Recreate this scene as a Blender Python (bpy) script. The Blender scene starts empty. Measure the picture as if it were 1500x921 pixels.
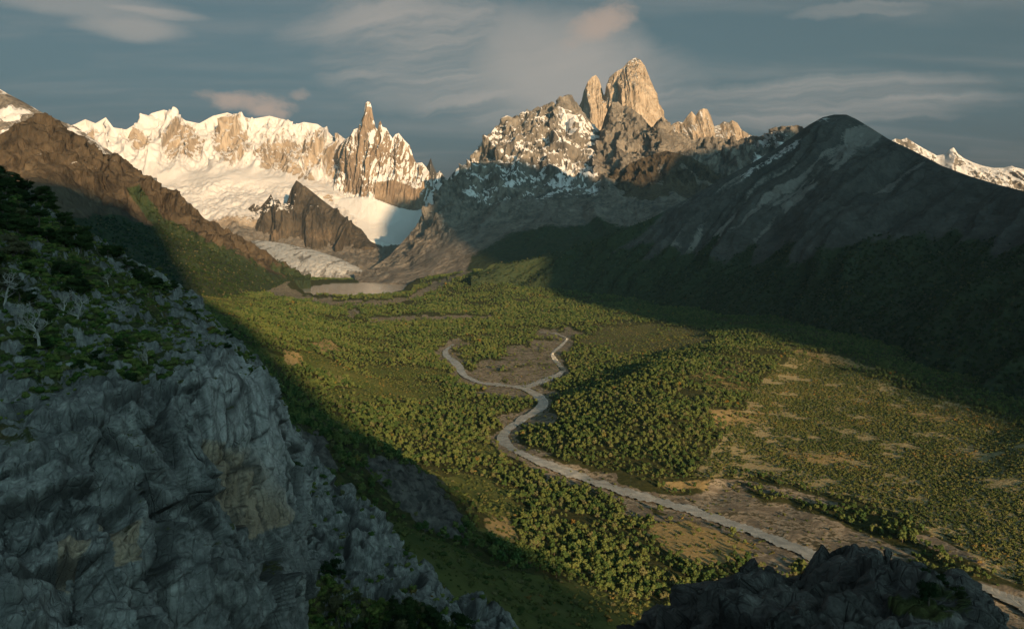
import bpy, math, random
import numpy as np
from mathutils import Vector
random.seed(7); np.random.seed(7)
scene = bpy.context.scene
C = scene.collection

# ------------------------------------------------------------------ camera
F, CX, HOR, CAMZ = 1300.0, 750.0, 355.0, 330.0      # focal length in photo pixels, principal column, eye-level row, eye height (m)
cam_d = bpy.data.cameras.new('camera'); cam = bpy.data.objects.new('camera', cam_d); C.objects.link(cam)
cam.location = (0, 0, CAMZ); cam.rotation_euler = (math.radians(90), 0, 0)
cam_d.sensor_width = 36; cam_d.lens = 36*F/1500; cam_d.shift_y = -(460.5-HOR)/1500
cam_d.clip_start = 0.5; cam_d.clip_end = 120000
scene.camera = cam

# ------------------------------------------------------------------ sun, sky, exposure
SUN_AZ, SUN_EL = 24.0, 10.0       # degrees to the right of straight behind the camera; elevation
az, el = math.radians(SUN_AZ), math.radians(SUN_EL)
to_sun = Vector((math.sin(az)*math.cos(el), -math.cos(az)*math.cos(el), math.sin(el)))
sd = bpy.data.lights.new('sun', 'SUN'); sd.energy = 5.0; sd.angle = math.radians(0.6); sd.color = (1.0, 0.63, 0.32)
sun = bpy.data.objects.new('sun', sd); C.objects.link(sun)
sun.rotation_euler = to_sun.to_track_quat('Z', 'Y').to_euler()
world = bpy.data.worlds.new('World'); scene.world = world; world.use_nodes = True
scene.view_settings.view_transform = 'Standard'; scene.view_settings.look = 'None'
scene.view_settings.gamma = 1.0; scene.view_settings.exposure = 1.12; scene.view_settings.use_curve_mapping = False
scene.cycles.use_denoising = True
scene.cycles.max_bounces = 4; scene.cycles.diffuse_bounces = 2; scene.cycles.glossy_bounces = 1
scene.cycles.transparent_max_bounces = 6; scene.cycles.volume_bounces = 0; scene.cycles.transmission_bounces = 2

class N:      # node helper
    def __init__(s, nt): s.t = nt; s.t.nodes.clear()
    def n(s, typ, ins=None, **kw):
        nd = s.t.nodes.new(typ)
        for k, v in kw.items(): setattr(nd, k, v)
        for k, v in (ins or {}).items():
            sock = nd.inputs[k]
            if hasattr(v, 'is_linked') or isinstance(v, bpy.types.NodeSocket): s.t.links.new(v, sock)
            else: sock.default_value = v
        return nd
    def math(s, op, a, b=0.0, c=None, clamp=False):
        ins = {0: a, 1: b}
        if c is not None: ins[2] = c
        return s.n('ShaderNodeMath', ins, operation=op, use_clamp=clamp).outputs[0]
    def mix(s, f, a, b, mode='MIX'):
        nd = s.n('ShaderNodeMix', {0: f, 6: a, 7: b}, data_type='RGBA', blend_type=mode); return nd.outputs[2]
    def noise(s, vec, scale, detail=4.0, rough=0.55, dist=0.0):
        return s.n('ShaderNodeTexNoise', {'Vector': vec, 'Scale': scale, 'Detail': detail, 'Roughness': rough, 'Distortion': dist}).outputs[0]
    def mapping(s, vec, sc=(1, 1, 1), rot=(0, 0, 0), loc=(0, 0, 0)):
        return s.n('ShaderNodeMapping', {'Vector': vec, 'Scale': sc, 'Rotation': rot, 'Location': loc}).outputs[0]
    def step(s, v, lo, hi):
        return s.n('ShaderNodeMapRange', {0: v, 1: lo, 2: hi, 3: 0.0, 4: 1.0}, interpolation_type='SMOOTHSTEP').outputs[0]
def rgb(r, g, b): return (r, g, b, 1.0)

def build_world():
    w = N(world.node_tree)
    sky = w.n('ShaderNodeTexSky', sky_type='NISHITA', sun_disc=False)
    sky.sun_elevation = el; sky.sun_rotation = math.radians(180.0-SUN_AZ); sky.altitude = 200
    sky.air_density = 0.32; sky.dust_density = 9.6; sky.ozone_density = 1.0
    hs = w.n('ShaderNodeHueSaturation', {'Saturation': 0.38, 'Value': 1.0, 'Color': sky.outputs[0]})
    base = w.mix(1.0, hs.outputs[0], rgb(0.56, 1.0, 1.06), 'MULTIPLY')
    tc = w.n('ShaderNodeTexCoord').outputs['Generated']
    sep = w.n('ShaderNodeSeparateXYZ', {0: tc})
    x, y, z = sep.outputs
    # cirrus veil on a flat layer high above the place
    zz = w.math('MAXIMUM', z, 0.02)
    u = w.math('DIVIDE', x, w.math('ADD', zz, 0.10)); v = w.math('DIVIDE', y, w.math('ADD', zz, 0.10))
    pl = w.n('ShaderNodeCombineXYZ', {0: u, 1: v, 2: 0.0}).outputs[0]
    warp = w.noise(pl, 0.9, 3, 0.5)
    pl2 = w.mapping(pl, (0.42, 1.35, 1), (0, 0, math.radians(-14)), (0.6, 0.15, 0))
    pl2 = w.n('ShaderNodeVectorMath', {0: pl2, 1: w.n('ShaderNodeCombineXYZ', {0: w.math('MULTIPLY', warp, 0.9), 1: w.math('MULTIPLY', warp, 0.5), 2: 0.0}).outputs[0]}, operation='ADD').outputs[0]
    n1 = w.noise(pl2, 1.3, 7, 0.58, 0.3)
    cir = w.step(n1, 0.43, 0.72)
    # direction of each larger cloud as tangent coordinates about north (the valley's axis)
    ay = w.math('MAXIMUM', w.math('ABSOLUTE', y), 0.05)
    tu = w.math('DIVIDE', x, ay); tv = w.math('DIVIDE', z, ay)
    wn = w.n('ShaderNodeTexNoise', {'Vector': tc, 'Scale': 9.0, 'Detail': 5.0, 'Roughness': 0.6}).outputs['Color']
    ws = w.n('ShaderNodeSeparateColor', {0: wn}).outputs
    tuw = w.math('ADD', tu, w.math('MULTIPLY', w.math('SUBTRACT', ws[0], 0.5), 0.10))
    tvw = w.math('ADD', tv, w.math('MULTIPLY', w.math('SUBTRACT', ws[1], 0.5), 0.045))
    fray = w.noise(w.mapping(tc, (1, 1, 1.8)), 26.0, 6, 0.65, 0.4)
    def blob(px, py, rx, ry, rot=0.0, sharp=1.0, lo=0.0, hi=0.8, wu=tuw, wv=tvw, frag=0.0):
        cu, cv = (px-CX)/F, (HOR-py)/F
        du = w.math('SUBTRACT', wu, cu); dv = w.math('SUBTRACT', wv, cv)
        c, s_ = math.cos(rot), math.sin(rot)
        a = w.math('DIVIDE', w.math('ADD', w.math('MULTIPLY', du, c), w.math('MULTIPLY', dv, s_)), rx/F)
        b = w.math('DIVIDE', w.math('SUBTRACT', w.math('MULTIPLY', dv, c), w.math('MULTIPLY', du, s_)), ry/F)
        r2 = w.math('ADD', w.math('MULTIPLY', a, a), w.math('MULTIPLY', b, b))
        if frag: r2 = w.math('ADD', r2, w.math('MULTIPLY', w.math('SUBTRACT', fray, 0.5), frag))
        return w.step(w.math('SUBTRACT', 1.0, r2), lo, hi)
    # wind-drawn streaks: coordinates along and across the wind
    def streaks(rot, su, sv, off, det=6, rough=0.62):
        c, s_ = math.cos(rot), math.sin(rot)
        a = w.math('ADD', w.math('MULTIPLY', tuw, c), w.math('MULTIPLY', tvw, s_)); b = w.math('SUBTRACT', w.math('MULTIPLY', tvw, c), w.math('MULTIPLY', tuw, s_))
        return w.noise(w.n('ShaderNodeCombineXYZ', {0: w.math('MULTIPLY', a, su), 1: w.math('MULTIPLY', b, sv), 2: off}).outputs[0], 1.0, det, rough, 0.5)
    st1 = streaks(0.16, 3.2, 26.0, 1.7); st2 = streaks(0.05, 2.4, 40.0, 5.3)
    veil = blob(720, 95, 430, 130, -0.16, lo=0.0, hi=1.0); core = blob(830, 110, 210, 130, -0.3, lo=0.0, hi=0.95)
    veil2 = blob(1200, 150, 400, 55, 0.05, lo=0.0, hi=1.1); veil3 = blob(1270, 14, 130, 16, 0.08, lo=0.0, hi=1.0)
    vm = w.math('MAXIMUM', w.math('MULTIPLY', veil, w.math('ADD', 0.24, w.math('MULTIPLY', w.step(st1, 0.30, 0.70), 0.80))), w.math('MULTIPLY', core, w.math('ADD', 0.62, w.math('MULTIPLY', st1, 0.55))))
    vm = w.math('MAXIMUM', vm, w.math('MULTIPLY', w.math('MAXIMUM', veil2, w.math('MULTIPLY', veil3, 0.7)), w.math('ADD', 0.28, w.math('MULTIPLY', w.step(st2, 0.3, 0.7), 0.7))))
    # thin even cirrus: the lower the sight line, the longer its way through the layer
    thin = w.math('DIVIDE', 0.024, w.math('ADD', w.math('MAXIMUM', z, 0.0), 0.05))
    cir_all = w.math('MAXIMUM', w.math('ADD', thin, w.math('MULTIPLY', cir, 0.22)), w.math('MULTIPLY', vm, 0.88))
    cir_all = w.math('MINIMUM', cir_all, 1.0)
    west = w.step(y, 0.0, 0.3)
    col = w.mix(cir_all, base, rgb(*CLOUD_VEIL))
    def small(col, m, f, c): return w.mix(w.math('MULTIPLY', w.math('MULTIPLY', m, west), f), col, rgb(*c))
    col = small(col, blob(884, 34, 62, 34, 0.55, lo=0.0, hi=1.3, frag=1.8), 0.85, CLOUD_PINK)
    col = small(col, blob(360, 157, 78, 20, -0.12, lo=0.0, hi=1.2, frag=1.9), 0.95, CLOUD_PINK)
    col = small(col, blob(430, 142, 30, 9, -0.05, hi=1.3, frag=2.2), 0.5, CLOUD_PINK)
    lent = w.noise(w.mapping(tc, (4, 4, 26)), 3.0, 3, 0.5)
    tl = w.math('ADD', tv, w.math('MULTIPLY', w.math('SUBTRACT', lent, 0.5), 0.012))
    for px, py, rx, ry, rot, f in ((190, 42, 105, 22, -0.09, 0.62), (120, 6, 185, 26, -0.10, 0.5), (230, 18, 90, 9, -0.14, 0.45)):
        m_ = w.math('MULTIPLY', blob(px, py, rx, ry, rot, lo=0.0, hi=1.0, wu=tu, wv=tl, frag=0.5), w.math('ADD', 0.25, w.math('MULTIPLY', w.step(w.math('SUBTRACT', w.math('MULTIPLY', tu, math.tan(rot)), w.math('SUBTRACT', tl, (HOR-py)/F-math.tan(rot)*((CX-px)/F))), -ry*0.9/F, ry*0.5/F), 0.65)))
        col = small(col, m_, f, CLOUD_LENT)
    bg = w.n('ShaderNodeBackground', {'Color': col, 'Strength': SKY_STRENGTH})
    out = w.n('ShaderNodeOutputWorld'); w.t.links.new(bg.outputs[0], out.inputs[0])
SKY_STRENGTH = 0.05
CLOUD_VEIL = (4.0, 3.55, 3.2); CLOUD_PINK = (4.3, 3.25, 2.65); CLOUD_LENT = (4.2, 3.7, 3.3)
build_world()

# ------------------------------------------------------------------ numpy helpers
rng = np.random.RandomState(11)
PERM = np.concatenate([rng.permutation(256)]*3).astype(np.int32)
GR = rng.normal(size=(256, 3)).astype(np.float32); GR /= np.linalg.norm(GR, axis=1)[:, None]
def perlin(p):
    p = np.asarray(p, np.float64); sh = p.shape[:-1]; p = p.reshape(-1, 3)
    i = np.floor(p).astype(np.int64); f = (p-i).astype(np.float32); i &= 255
    u = f*f*f*(f*(f*6-15)+10); r = 0
    for dx in (0, 1):
        wx = u[:, 0] if dx else 1-u[:, 0]
        a = PERM[i[:, 0]+dx]
        for dy in (0, 1):
            wy = u[:, 1] if dy else 1-u[:, 1]
            b = PERM[a+i[:, 1]+dy]
            for dz in (0, 1):
                wz = u[:, 2] if dz else 1-u[:, 2]
                g = GR[PERM[b+i[:, 2]+dz] & 255]
                r = r+wx*wy*wz*(g[:, 0]*(f[:, 0]-dx)+g[:, 1]*(f[:, 1]-dy)+g[:, 2]*(f[:, 2]-dz))
    return (r*1.6).reshape(sh)
def fbm(p, o=5, gain=0.5, lac=2.03):
    p = np.asarray(p); r = 0; a = 1
    for k in range(o): r = r+a*perlin(p+k*17.3); p = p*lac; a *= gain
    return r
def ridged(p, o=5, gain=0.5, lac=2.07):
    p = np.asarray(p); r = 0; a = 1; w = 1; tot = 0
    for k in range(o):
        n = 1-np.abs(perlin(p+k*31.7))*1.25; n = np.clip(n, 0, 1)**2
        r = r+a*n*w; w = np.clip(n*1.6, 0, 1); tot += a; p = p*lac; a *= gain
    return r/tot
JIT = rng.rand(256, 3).astype(np.float32)
def worley(p, tilt=False):
    """distance to nearest and second nearest cell point, and a random value of the nearest cell"""
    p = np.asarray(p, np.float64); sh = p.shape[:-1]; p = p.reshape(-1, 3)
    i = np.floor(p).astype(np.int64); f = (p-i).astype(np.float32)
    d1 = np.full(len(p), 9., np.float32); d2 = d1.copy(); idn = np.zeros(len(p), np.int32); dv = np.zeros((len(p), 3), np.float32)
    for dx in (-1, 0, 1):
        a = PERM[(i[:, 0]+dx) & 255]
        for dy in (-1, 0, 1):
            b = PERM[a+((i[:, 1]+dy) & 255)]
            for dz in (-1, 0, 1):
                h = PERM[b+((i[:, 2]+dz) & 255)] & 255
                j = JIT[h]
                e = j+np.array([dx, dy, dz], np.float32)-f
                d = (e*e).sum(1)
                n = d < d1
                d2 = np.where(n, d1, np.minimum(d2, d)); idn = np.where(n, h, idn); d1 = np.where(n, d, d1)
                if tilt: dv = np.where(n[:, None], e, dv)
    r = (np.sqrt(d1).reshape(sh), np.sqrt(d2).reshape(sh), (idn/255.).reshape(sh))
    return r+((dv*GR[idn]).sum(1).reshape(sh),) if tilt else r
def sstep(x, lo, hi):
    t = np.clip((x-lo)/(hi-lo), 0, 1); return t*t*(3-2*t)
def P(px, py, d):
    px, py, d = np.broadcast_arrays(np.asarray(px, float), np.asarray(py, float), np.asarray(d, float))
    return np.stack([(px-CX)/F*d, d, CAMZ+(HOR-py)/F*d], -1)
def proj(p):
    return CX+p[..., 0]/p[..., 1]*F, HOR-(p[..., 2]-CAMZ)/p[..., 1]*F
def poly_sd(px, py, poly):
    """signed distance to a polygon, positive inside"""
    poly = np.asarray(poly, float); n = len(poly)
    d = np.full(px.shape, 1e9); inside = np.zeros(px.shape, bool)
    for k in range(n):
        ax, ay = poly[k]; bx, by = poly[(k+1) % n]
        ex, ey = bx-ax, by-ay; L = ex*ex+ey*ey+1e-9
        t = np.clip(((px-ax)*ex+(py-ay)*ey)/L, 0, 1)
        d = np.minimum(d, np.hypot(px-ax-t*ex, py-ay-t*ey))
        c = ((ay > py) != (by > py)) & (px < (bx-ax)*(py-ay)/(by-ay+1e-12)+ax)
        inside ^= c
    return np.where(inside, d, -d)
def line_d(px, py, pts):
    """distance to a polyline and the interpolated third column of its nearest point"""
    pts = np.asarray(pts, float); d = np.full(px.shape, 1e9); w = np.zeros(px.shape)
    for k in range(len(pts)-1):
        ax, ay = pts[k][:2]; bx, by = pts[k+1][:2]
        ex, ey = bx-ax, by-ay; L = ex*ex+ey*ey+1e-9
        t = np.clip(((px-ax)*ex+(py-ay)*ey)/L, 0, 1)
        dd = np.hypot(px-ax-t*ex, py-ay-t*ey); n = dd < d
        d = np.where(n, dd, d); w = np.where(n, pts[k][2]*(1-t)+pts[k+1][2]*t, w)
    return d, w

def grid_normals(X):
    du = np.gradient(X, axis=1); dv = np.gradient(X, axis=0)
    n = np.cross(du, dv); n /= np.linalg.norm(n, axis=-1, keepdims=True)+1e-9
    return n
def mesh_from(name, verts, faces, attrs=None, smooth=True):
    me = bpy.data.meshes.new(name)
    verts = np.ascontiguousarray(verts, np.float32).reshape(-1, 3); faces = np.ascontiguousarray(faces, np.int32)
    k = faces.shape[1]
    me.vertices.add(len(verts)); me.vertices.foreach_set('co', verts.ravel())
    me.loops.add(faces.size); me.loops.foreach_set('vertex_index', faces.ravel())
    me.polygons.add(len(faces)); me.polygons.foreach_set('loop_start', np.arange(0, faces.size, k, dtype=np.int32))
    if smooth: me.polygons.foreach_set('use_smooth', np.ones(len(faces), bool))
    me.update(calc_edges=True)
    for a, val in (attrs or {}).items():
        at = me.attributes.new(a, 'FLOAT', 'POINT'); at.data.foreach_set('value', np.ascontiguousarray(val, np.float32).ravel())
    return me
def grid_faces(nv, nu, keep=None):
    i = np.arange(nv*nu).reshape(nv, nu)
    f = np.stack([i[:-1, :-1], i[:-1, 1:], i[1:, 1:], i[1:, :-1]], -1).reshape(-1, 4)
    return f if keep is None else f[keep.ravel()]
def obj(name, me, mat=None, parent=None, kind=None, label=None, cat=None, group=None):
    o = bpy.data.objects.new(name, me); C.objects.link(o)
    if mat is not None and me is not None and not len(me.materials): me.materials.append(mat)
    if parent is not None: o.parent = parent
    if kind: o['kind'] = kind
    if label: o['label'] = label
    if cat: o['category'] = cat
    if group: o['group'] = group
    return o

def rowpx(pts, px):
    pts = np.asarray(pts, float); o = np.argsort(pts[:, 0], kind='stable'); pts = pts[o]
    return np.interp(px, pts[:, 0], pts[:, 1]), np.interp(px, pts[:, 0], pts[:, 2])
def loft_px(rows, px0, px1, nu, nv, weights=None, smooth=True):
    """terrain sheet through rows of (column, row, distance) measured along sight lines; back to front"""
    px = np.linspace(px0, px1, nu)
    R = []
    for r in rows:
        py, d = rowpx(r, px); R.append(P(px, py, d))
    return loft(np.array(R), nv, weights, smooth)
def resample(pts, nu):
    pts = np.asarray(pts, float); s = np.concatenate([[0], np.cumsum(np.linalg.norm(np.diff(pts, axis=0), axis=1))]); s /= s[-1]
    t = np.linspace(0, 1, nu)
    # Catmull-Rom-like smoothing of the polyline
    out = np.stack([np.interp(t, s, pts[:, k]) for k in range(3)], -1)
    return out
def loft(R, nv, weights=None, smooth=True, sharp=(1,)):
    m = len(R)
    w = np.array(weights if weights is not None else [1]*(m-1), float)
    s = np.concatenate([[0], np.cumsum(w)]); t = np.linspace(0, s[-1], nv)
    X = np.zeros((nv,)+R.shape[1:])
    for j, tt in enumerate(t):
        k = min(np.searchsorted(s, tt, 'right')-1, m-2); f = (tt-s[k])/w[k]
        if smooth:
            p0 = R[max(k-1, 0)]; p1 = R[k]; p2 = R[k+1]; p3 = R[min(k+2, m-1)]
            g = 0.28
            m1 = (p2-p0)*g*(k not in sharp); m2 = (p3-p1)*g*(k+1 not in sharp)
            X[j] = (2*f**3-3*f*f+1)*p1+(f**3-2*f*f+f)*m1+(-2*f**3+3*f*f)*p2+(f**3-f*f)*m2
        else: X[j] = R[k]*(1-f)+R[k+1]*f
    return X, t

# ------------------------------------------------------------------ materials
def mat_new(name):
    m = bpy.data.materials.new(name); m.use_nodes = True; return m, N(m.node_tree)
def finish(n, col, rough=0.9, bump=None, bump_str=0.4, bump_dist=1.0, spec=0.2, **kw):
    ins = {'Base Color': col, 'Roughness': rough, 'Specular IOR Level': spec}; ins.update(kw)
    if bump is not None:
        ins['Normal'] = n.n('ShaderNodeBump', {'Height': bump, 'Strength': bump_str, 'Distance': bump_dist}).outputs[0]
    b = n.n('ShaderNodeBsdfPrincipled', ins)
    o = n.n('ShaderNodeOutputMaterial'); n.t.links.new(b.outputs[0], o.inputs[0])
def attr(n, name): return n.n('ShaderNodeAttribute', attribute_name=name).outputs['Fac']

def mat_mountain(name, rock_a, rock_b, px_m, scree=(0.16, 0.145, 0.125), veg=(0.020, 0.036, 0.018), veg2=(0.036, 0.048, 0.022), snow=(0.62, 0.63, 0.645), strat=(1, 1, 0.35), bump=0.6):
    """rock with snow, scree and low forest; px_m = size in metres of the finest grain worth drawing"""
    m, n = mat_new(name)
    g = n.n('ShaderNodeNewGeometry').outputs['Position']
    v = n.mapping(g, strat)
    f1 = n.noise(v, 1/(px_m*22), 6, 0.62, 0.4); f2 = n.noise(v, 1/(px_m*4), 5, 0.65); f3 = n.noise(g, 1/(px_m*60), 4, 0.5)
    rock = n.mix(n.step(n.math('ADD', n.math('MULTIPLY', f1, 0.6), n.math('MULTIPLY', f2, 0.4)), 0.36, 0.66), rgb(*rock_a), rgb(*rock_b))
    jit = n.math('ADD', n.math('MULTIPLY', n.math('SUBTRACT', f2, 0.5), 0.9), n.math('MULTIPLY', n.math('SUBTRACT', f1, 0.5), 0.8))
    def mask(a, k=1.0, lo=0.42, hi=0.60): return n.step(n.math('ADD', attr(n, a), n.math('MULTIPLY', jit, k)), lo, hi)
    col = n.mix(mask('scree', 0.9, 0.35, 0.75), rock, n.mix(f2, rgb(*[c*0.75 for c in scree]), rgb(*[c*1.2 for c in scree])))
    vg = n.mix(n.step(f2, 0.35, 0.7), rgb(*veg), rgb(*veg2))
    col = n.mix(mask('veg', 0.8, 0.40, 0.56), col, vg)
    sm = mask('snow', 0.9, 0.42, 0.62)
    col = n.mix(sm, col, n.mix(f3, rgb(*[c*0.93 for c in snow]), rgb(*snow)))
    h = n.math('ADD', n.math('MULTIPLY', f2, px_m*4.0), n.math('MULTIPLY', f1, px_m*14.0))
    h = n.math('MULTIPLY', h, n.math('SUBTRACT', 1.0, n.math('MULTIPLY', sm, 0.75)))
    finish(n, col, 0.92, h, bump, 1.0, 0.15)
    return m

M = {}
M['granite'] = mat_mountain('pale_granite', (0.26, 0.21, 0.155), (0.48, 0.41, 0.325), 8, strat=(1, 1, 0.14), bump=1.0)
M['torre'] = mat_mountain('brown_granite', (0.13, 0.10, 0.075), (0.30, 0.235, 0.17), 8, strat=(1, 1, 0.14))
M['snowrange'] = mat_mountain('snow_range', (0.20, 0.16, 0.12), (0.40, 0.34, 0.27), 9, strat=(1, 1, 0.3), snow=(0.50, 0.50, 0.51))
M['massif'] = mat_mountain('dark_massif_rock', (0.080, 0.076, 0.070), (0.23, 0.21, 0.18), 6, scree=(0.17, 0.157, 0.14), strat=(1, 1, 0.5))
M['dark'] = mat_mountain('dark_rock', (0.035, 0.034, 0.033), (0.10, 0.092, 0.082), 6, strat=(1, 1, 0.3))
M['brownrock'] = mat_mountain('ochre_rock', (0.032, 0.027, 0.020), (0.088, 0.070, 0.048), 5, scree=(0.092, 0.075, 0.052), strat=(1, 1, 0.5))
M['buttress'] = mat_mountain('dark_brown_buttress_rock', (0.032, 0.028, 0.023), (0.085, 0.07, 0.052), 6, scree=(0.13, 0.10, 0.07), strat=(1, 1, 0.3))
M['slope'] = mat_mountain('grey_brown_slope', (0.045, 0.045, 0.044), (0.095, 0.093, 0.089), 4, scree=(0.20, 0.195, 0.185), strat=(1, 1, 1), bump=0.5)

def terrain(name, X, mat, attrs, label, dive=150.0):
    if dive:      # the foot runs on below the neighbouring ground
        X = np.concatenate([X, X[-1:]+np.array([0, 30.0, -dive])]); attrs = {k: np.concatenate([v_, v_[-1:]]) for k, v_ in attrs.items()}
    me = mesh_from(name, X, grid_faces(X.shape[0], X.shape[1]), {k: attrs.get(k, np.zeros(X.shape[:2])) for k in ('snow', 'veg', 'scree')})
    return obj(name, me, mat, kind='structure', label=label)
def flute(X, f, st=0.25, o=5, seed=0.0, rid=True):
    p = X*np.array([f, f*st, f*st])+seed
    return ridged(p, o)-0.45 if rid else fbm(p, o)
def const_row(px0, px1, py, d): return [(px0, py, d), (px1, py, d)]

# ------------------------------------------------------------------ far snowy range
def snow_range():
    ridge = [(20, 215), (60, 200), (110, 182), (125, 175), (140, 181), (155, 172), (166, 187), (185, 190), (205, 178), (222, 166), (240, 161), (255, 165), (272, 177), (292, 181), (312, 170), (333, 165), (350, 171), (372, 174), (395, 170), (415, 175), (428, 184), (445, 179), (465, 182), (480, 192), (490, 203), (508, 203), (520, 205), (545, 215), (600, 250), (650, 280), (720, 300)]
    rows = [const_row(20, 720, 340, 13500), [(x, y, 10900) for x, y in ridge],
            [(20, 250, 10300), (150, 235, 10300), (230, 228, 10150), (275, 235, 10300), (333, 228, 10150), (380, 232, 10250), (440, 250, 10150), (500, 262, 10100), (560, 280, 10100), (640, 300, 10000), (720, 320, 10000)],
            [(20, 290, 9600), (200, 290, 9500), (300, 276, 9500), (400, 280, 9500), (450, 285, 9500), (500, 292, 9600), (560, 310, 9600), (640, 325, 9600), (720, 330, 9600)],
            [(20, 325, 9000), (250, 318, 8950), (340, 310, 8900), (380, 312, 8900), (450, 322, 9000), (520, 330, 9100), (560, 345, 9000), (640, 350, 9000), (720, 350, 9000)],
            [(20, 360, 8300), (300, 352, 8250), (350, 345, 8250), (380, 352, 8250), (450, 368, 8200), (540, 368, 8200), (640, 370, 8200), (720, 372, 8200)],
            [(20, 405, 6200), (350, 385, 6900), (400, 392, 6800), (450, 400, 6600), (530, 409, 6300), (640, 404, 6300), (720, 404, 6300)]]
    X, t = loft_px(rows, 20, 720, 520, 280, [0.6, 1.7, 1.2, 1.0, 1.0, 1.2])
    n = grid_normals(X); sgn = np.sign(n[..., 2:3]); n = n*np.where(sgn == 0, 1, sgn)
    px, py = proj(X)
    T = np.repeat(t[:, None], X.shape[1], 1)
    face = sstep(T, 0.6, 0.9)*(1-sstep(T, 2.2, 3.0)); low = sstep(T, 2.6, 3.6)
    fl = flute(X, 1/420., 0.35, 6); fl2 = flute(X, 1/120., 0.35, 4, 9.)
    back = sstep(T, 0.45, 0.75)
    X = X+n*(fl*280*face+fl2*85*face+(ridged(X*np.array([1/85., 1/260., 1/260.])+3, 4)-0.45)*34*face+fbm(X/420., 5)[..., ]*75*low*(1-0.3*low))[..., None]*back[..., None]
    # crevassed ice
    X[..., 2] += (ridged(X*np.array([1/60., 1/150., 1/60.]), 3)-0.5)*26*sstep(T, 2.9, 3.4)
    n = grid_normals(X); nz = np.abs(n[..., 2])
    rockm = sstep(0.66-nz, -0.06, 0.16)*face
    rock_zone = np.maximum.reduce([np.exp(-(((px-265)/34)**2+((py-208)/26)**2)), np.exp(-(((px-338)/26)**2+((py-205)/34)**2)), 0.95*np.exp(-(((px-400)/26)**2+((py-232)/30)**2)),
                                   0.9*sstep(14-np.abs((py-232)-(px-395)*0.62), 0, 10)*sstep(px, 370, 400)*(1-sstep(px, 480, 500)), np.exp(-(((px-520)/40)**2+((py-250)/40)**2)), 0.6*np.exp(-(((px-128)/20)**2+((py-190)/12)**2)), 0.75*np.exp(-(((px-205)/22)**2+((py-205)/14)**2)), 0.7*np.exp(-(((px-450)/60)**2+((py-225)/30)**2))])
    snow = 1.1-0.85*np.clip(rock_zone*(0.2+1.0*sstep(0.78-nz, -0.05, 0.2)), 0, 1)-0.15*rockm
    fl3 = ridged(X*np.array([1/85., 1/260., 1/260.])+3, 4)
    snow = snow-0.24*sstep(0.40-fl3, -0.04, 0.16)*face*(0.25+0.75*sstep(px, 300, 345))*sstep(0.86-nz, -0.05, 0.12)
    snow = np.where(T > 4.2, snow-1.2*sstep(T, 4.4, 5.3), snow)
    terrain('snowy_mountain_range', X, M['snowrange'], {'snow': snow, 'scree': sstep(T, 4.6, 5.4)}, 'snow covered mountain range with icefalls at the head of the valley')
snow_range()

def nunatak():
    ridge = [(345, 318), (355, 311), (365, 304), (372, 298), (382, 303), (393, 290), (397, 284), (402, 297), (412, 300), (420, 297), (427, 276), (434, 264), (450, 275), (470, 291), (500, 314), (525, 334), (545, 347), (560, 356)]
    rows = [[(345, 330, 9500), (560, 365, 9500)], [(x, y, 8900) for x, y in ridge],
            [(345, 316, 8750), (370, 312, 8700), (430, 306, 8600), (470, 318, 8600), (510, 336, 8650), (560, 360, 8700)],
            [(345, 318, 8700), (362, 322, 8650), (374, 346, 8450), (382, 358, 8400), (420, 366, 8350), (480, 368, 8350), (540, 362, 8400), (560, 364, 8500)]]
    X, t = loft_px(rows, 345, 560, 260, 120, [0.5, 1, 1.3])
    T = np.repeat(t[:, None], X.shape[1], 1); n = grid_normals(X); n *= np.sign(n[..., 2:3]+1e-9)
    px0, _ = proj(X); X = X+n*(flute(X, 1/190., 0.25, 6)*190*sstep(T, 0.5, 1.1)*sstep(px0, 345, 375)*(1-sstep(px0, 500, 548)))[..., None]
    px, py = proj(X); n = grid_normals(X); nz = np.abs(n[..., 2])
    snow = 0.8*sstep(px, 340, 352)*(1-sstep(py, 300, 326))*(1-sstep(px, 420, 440))*sstep(nz, 0.3, 0.65)*(0.7+0.6*fbm(X/60., 3))+0.5*sstep(fbm(X/80.+5, 4), 0.1, 0.5)*sstep(nz, 0.5, 0.8)*(1-sstep(py, 300, 335))
    lit_base = np.exp(-(((px-470)/40)**2+((py-345)/16)**2))+np.exp(-(((px-400)/25)**2+((py-342)/16)**2))  # sunlit patches of the base, put into the colour through the scree mask
    terrain('rock_buttress', X, M['buttress'], {'snow': snow, 'scree': 0.55*lit_base, 'veg': 0*snow}, 'dark brown rock buttress between the two icefalls')
nunatak()

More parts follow.
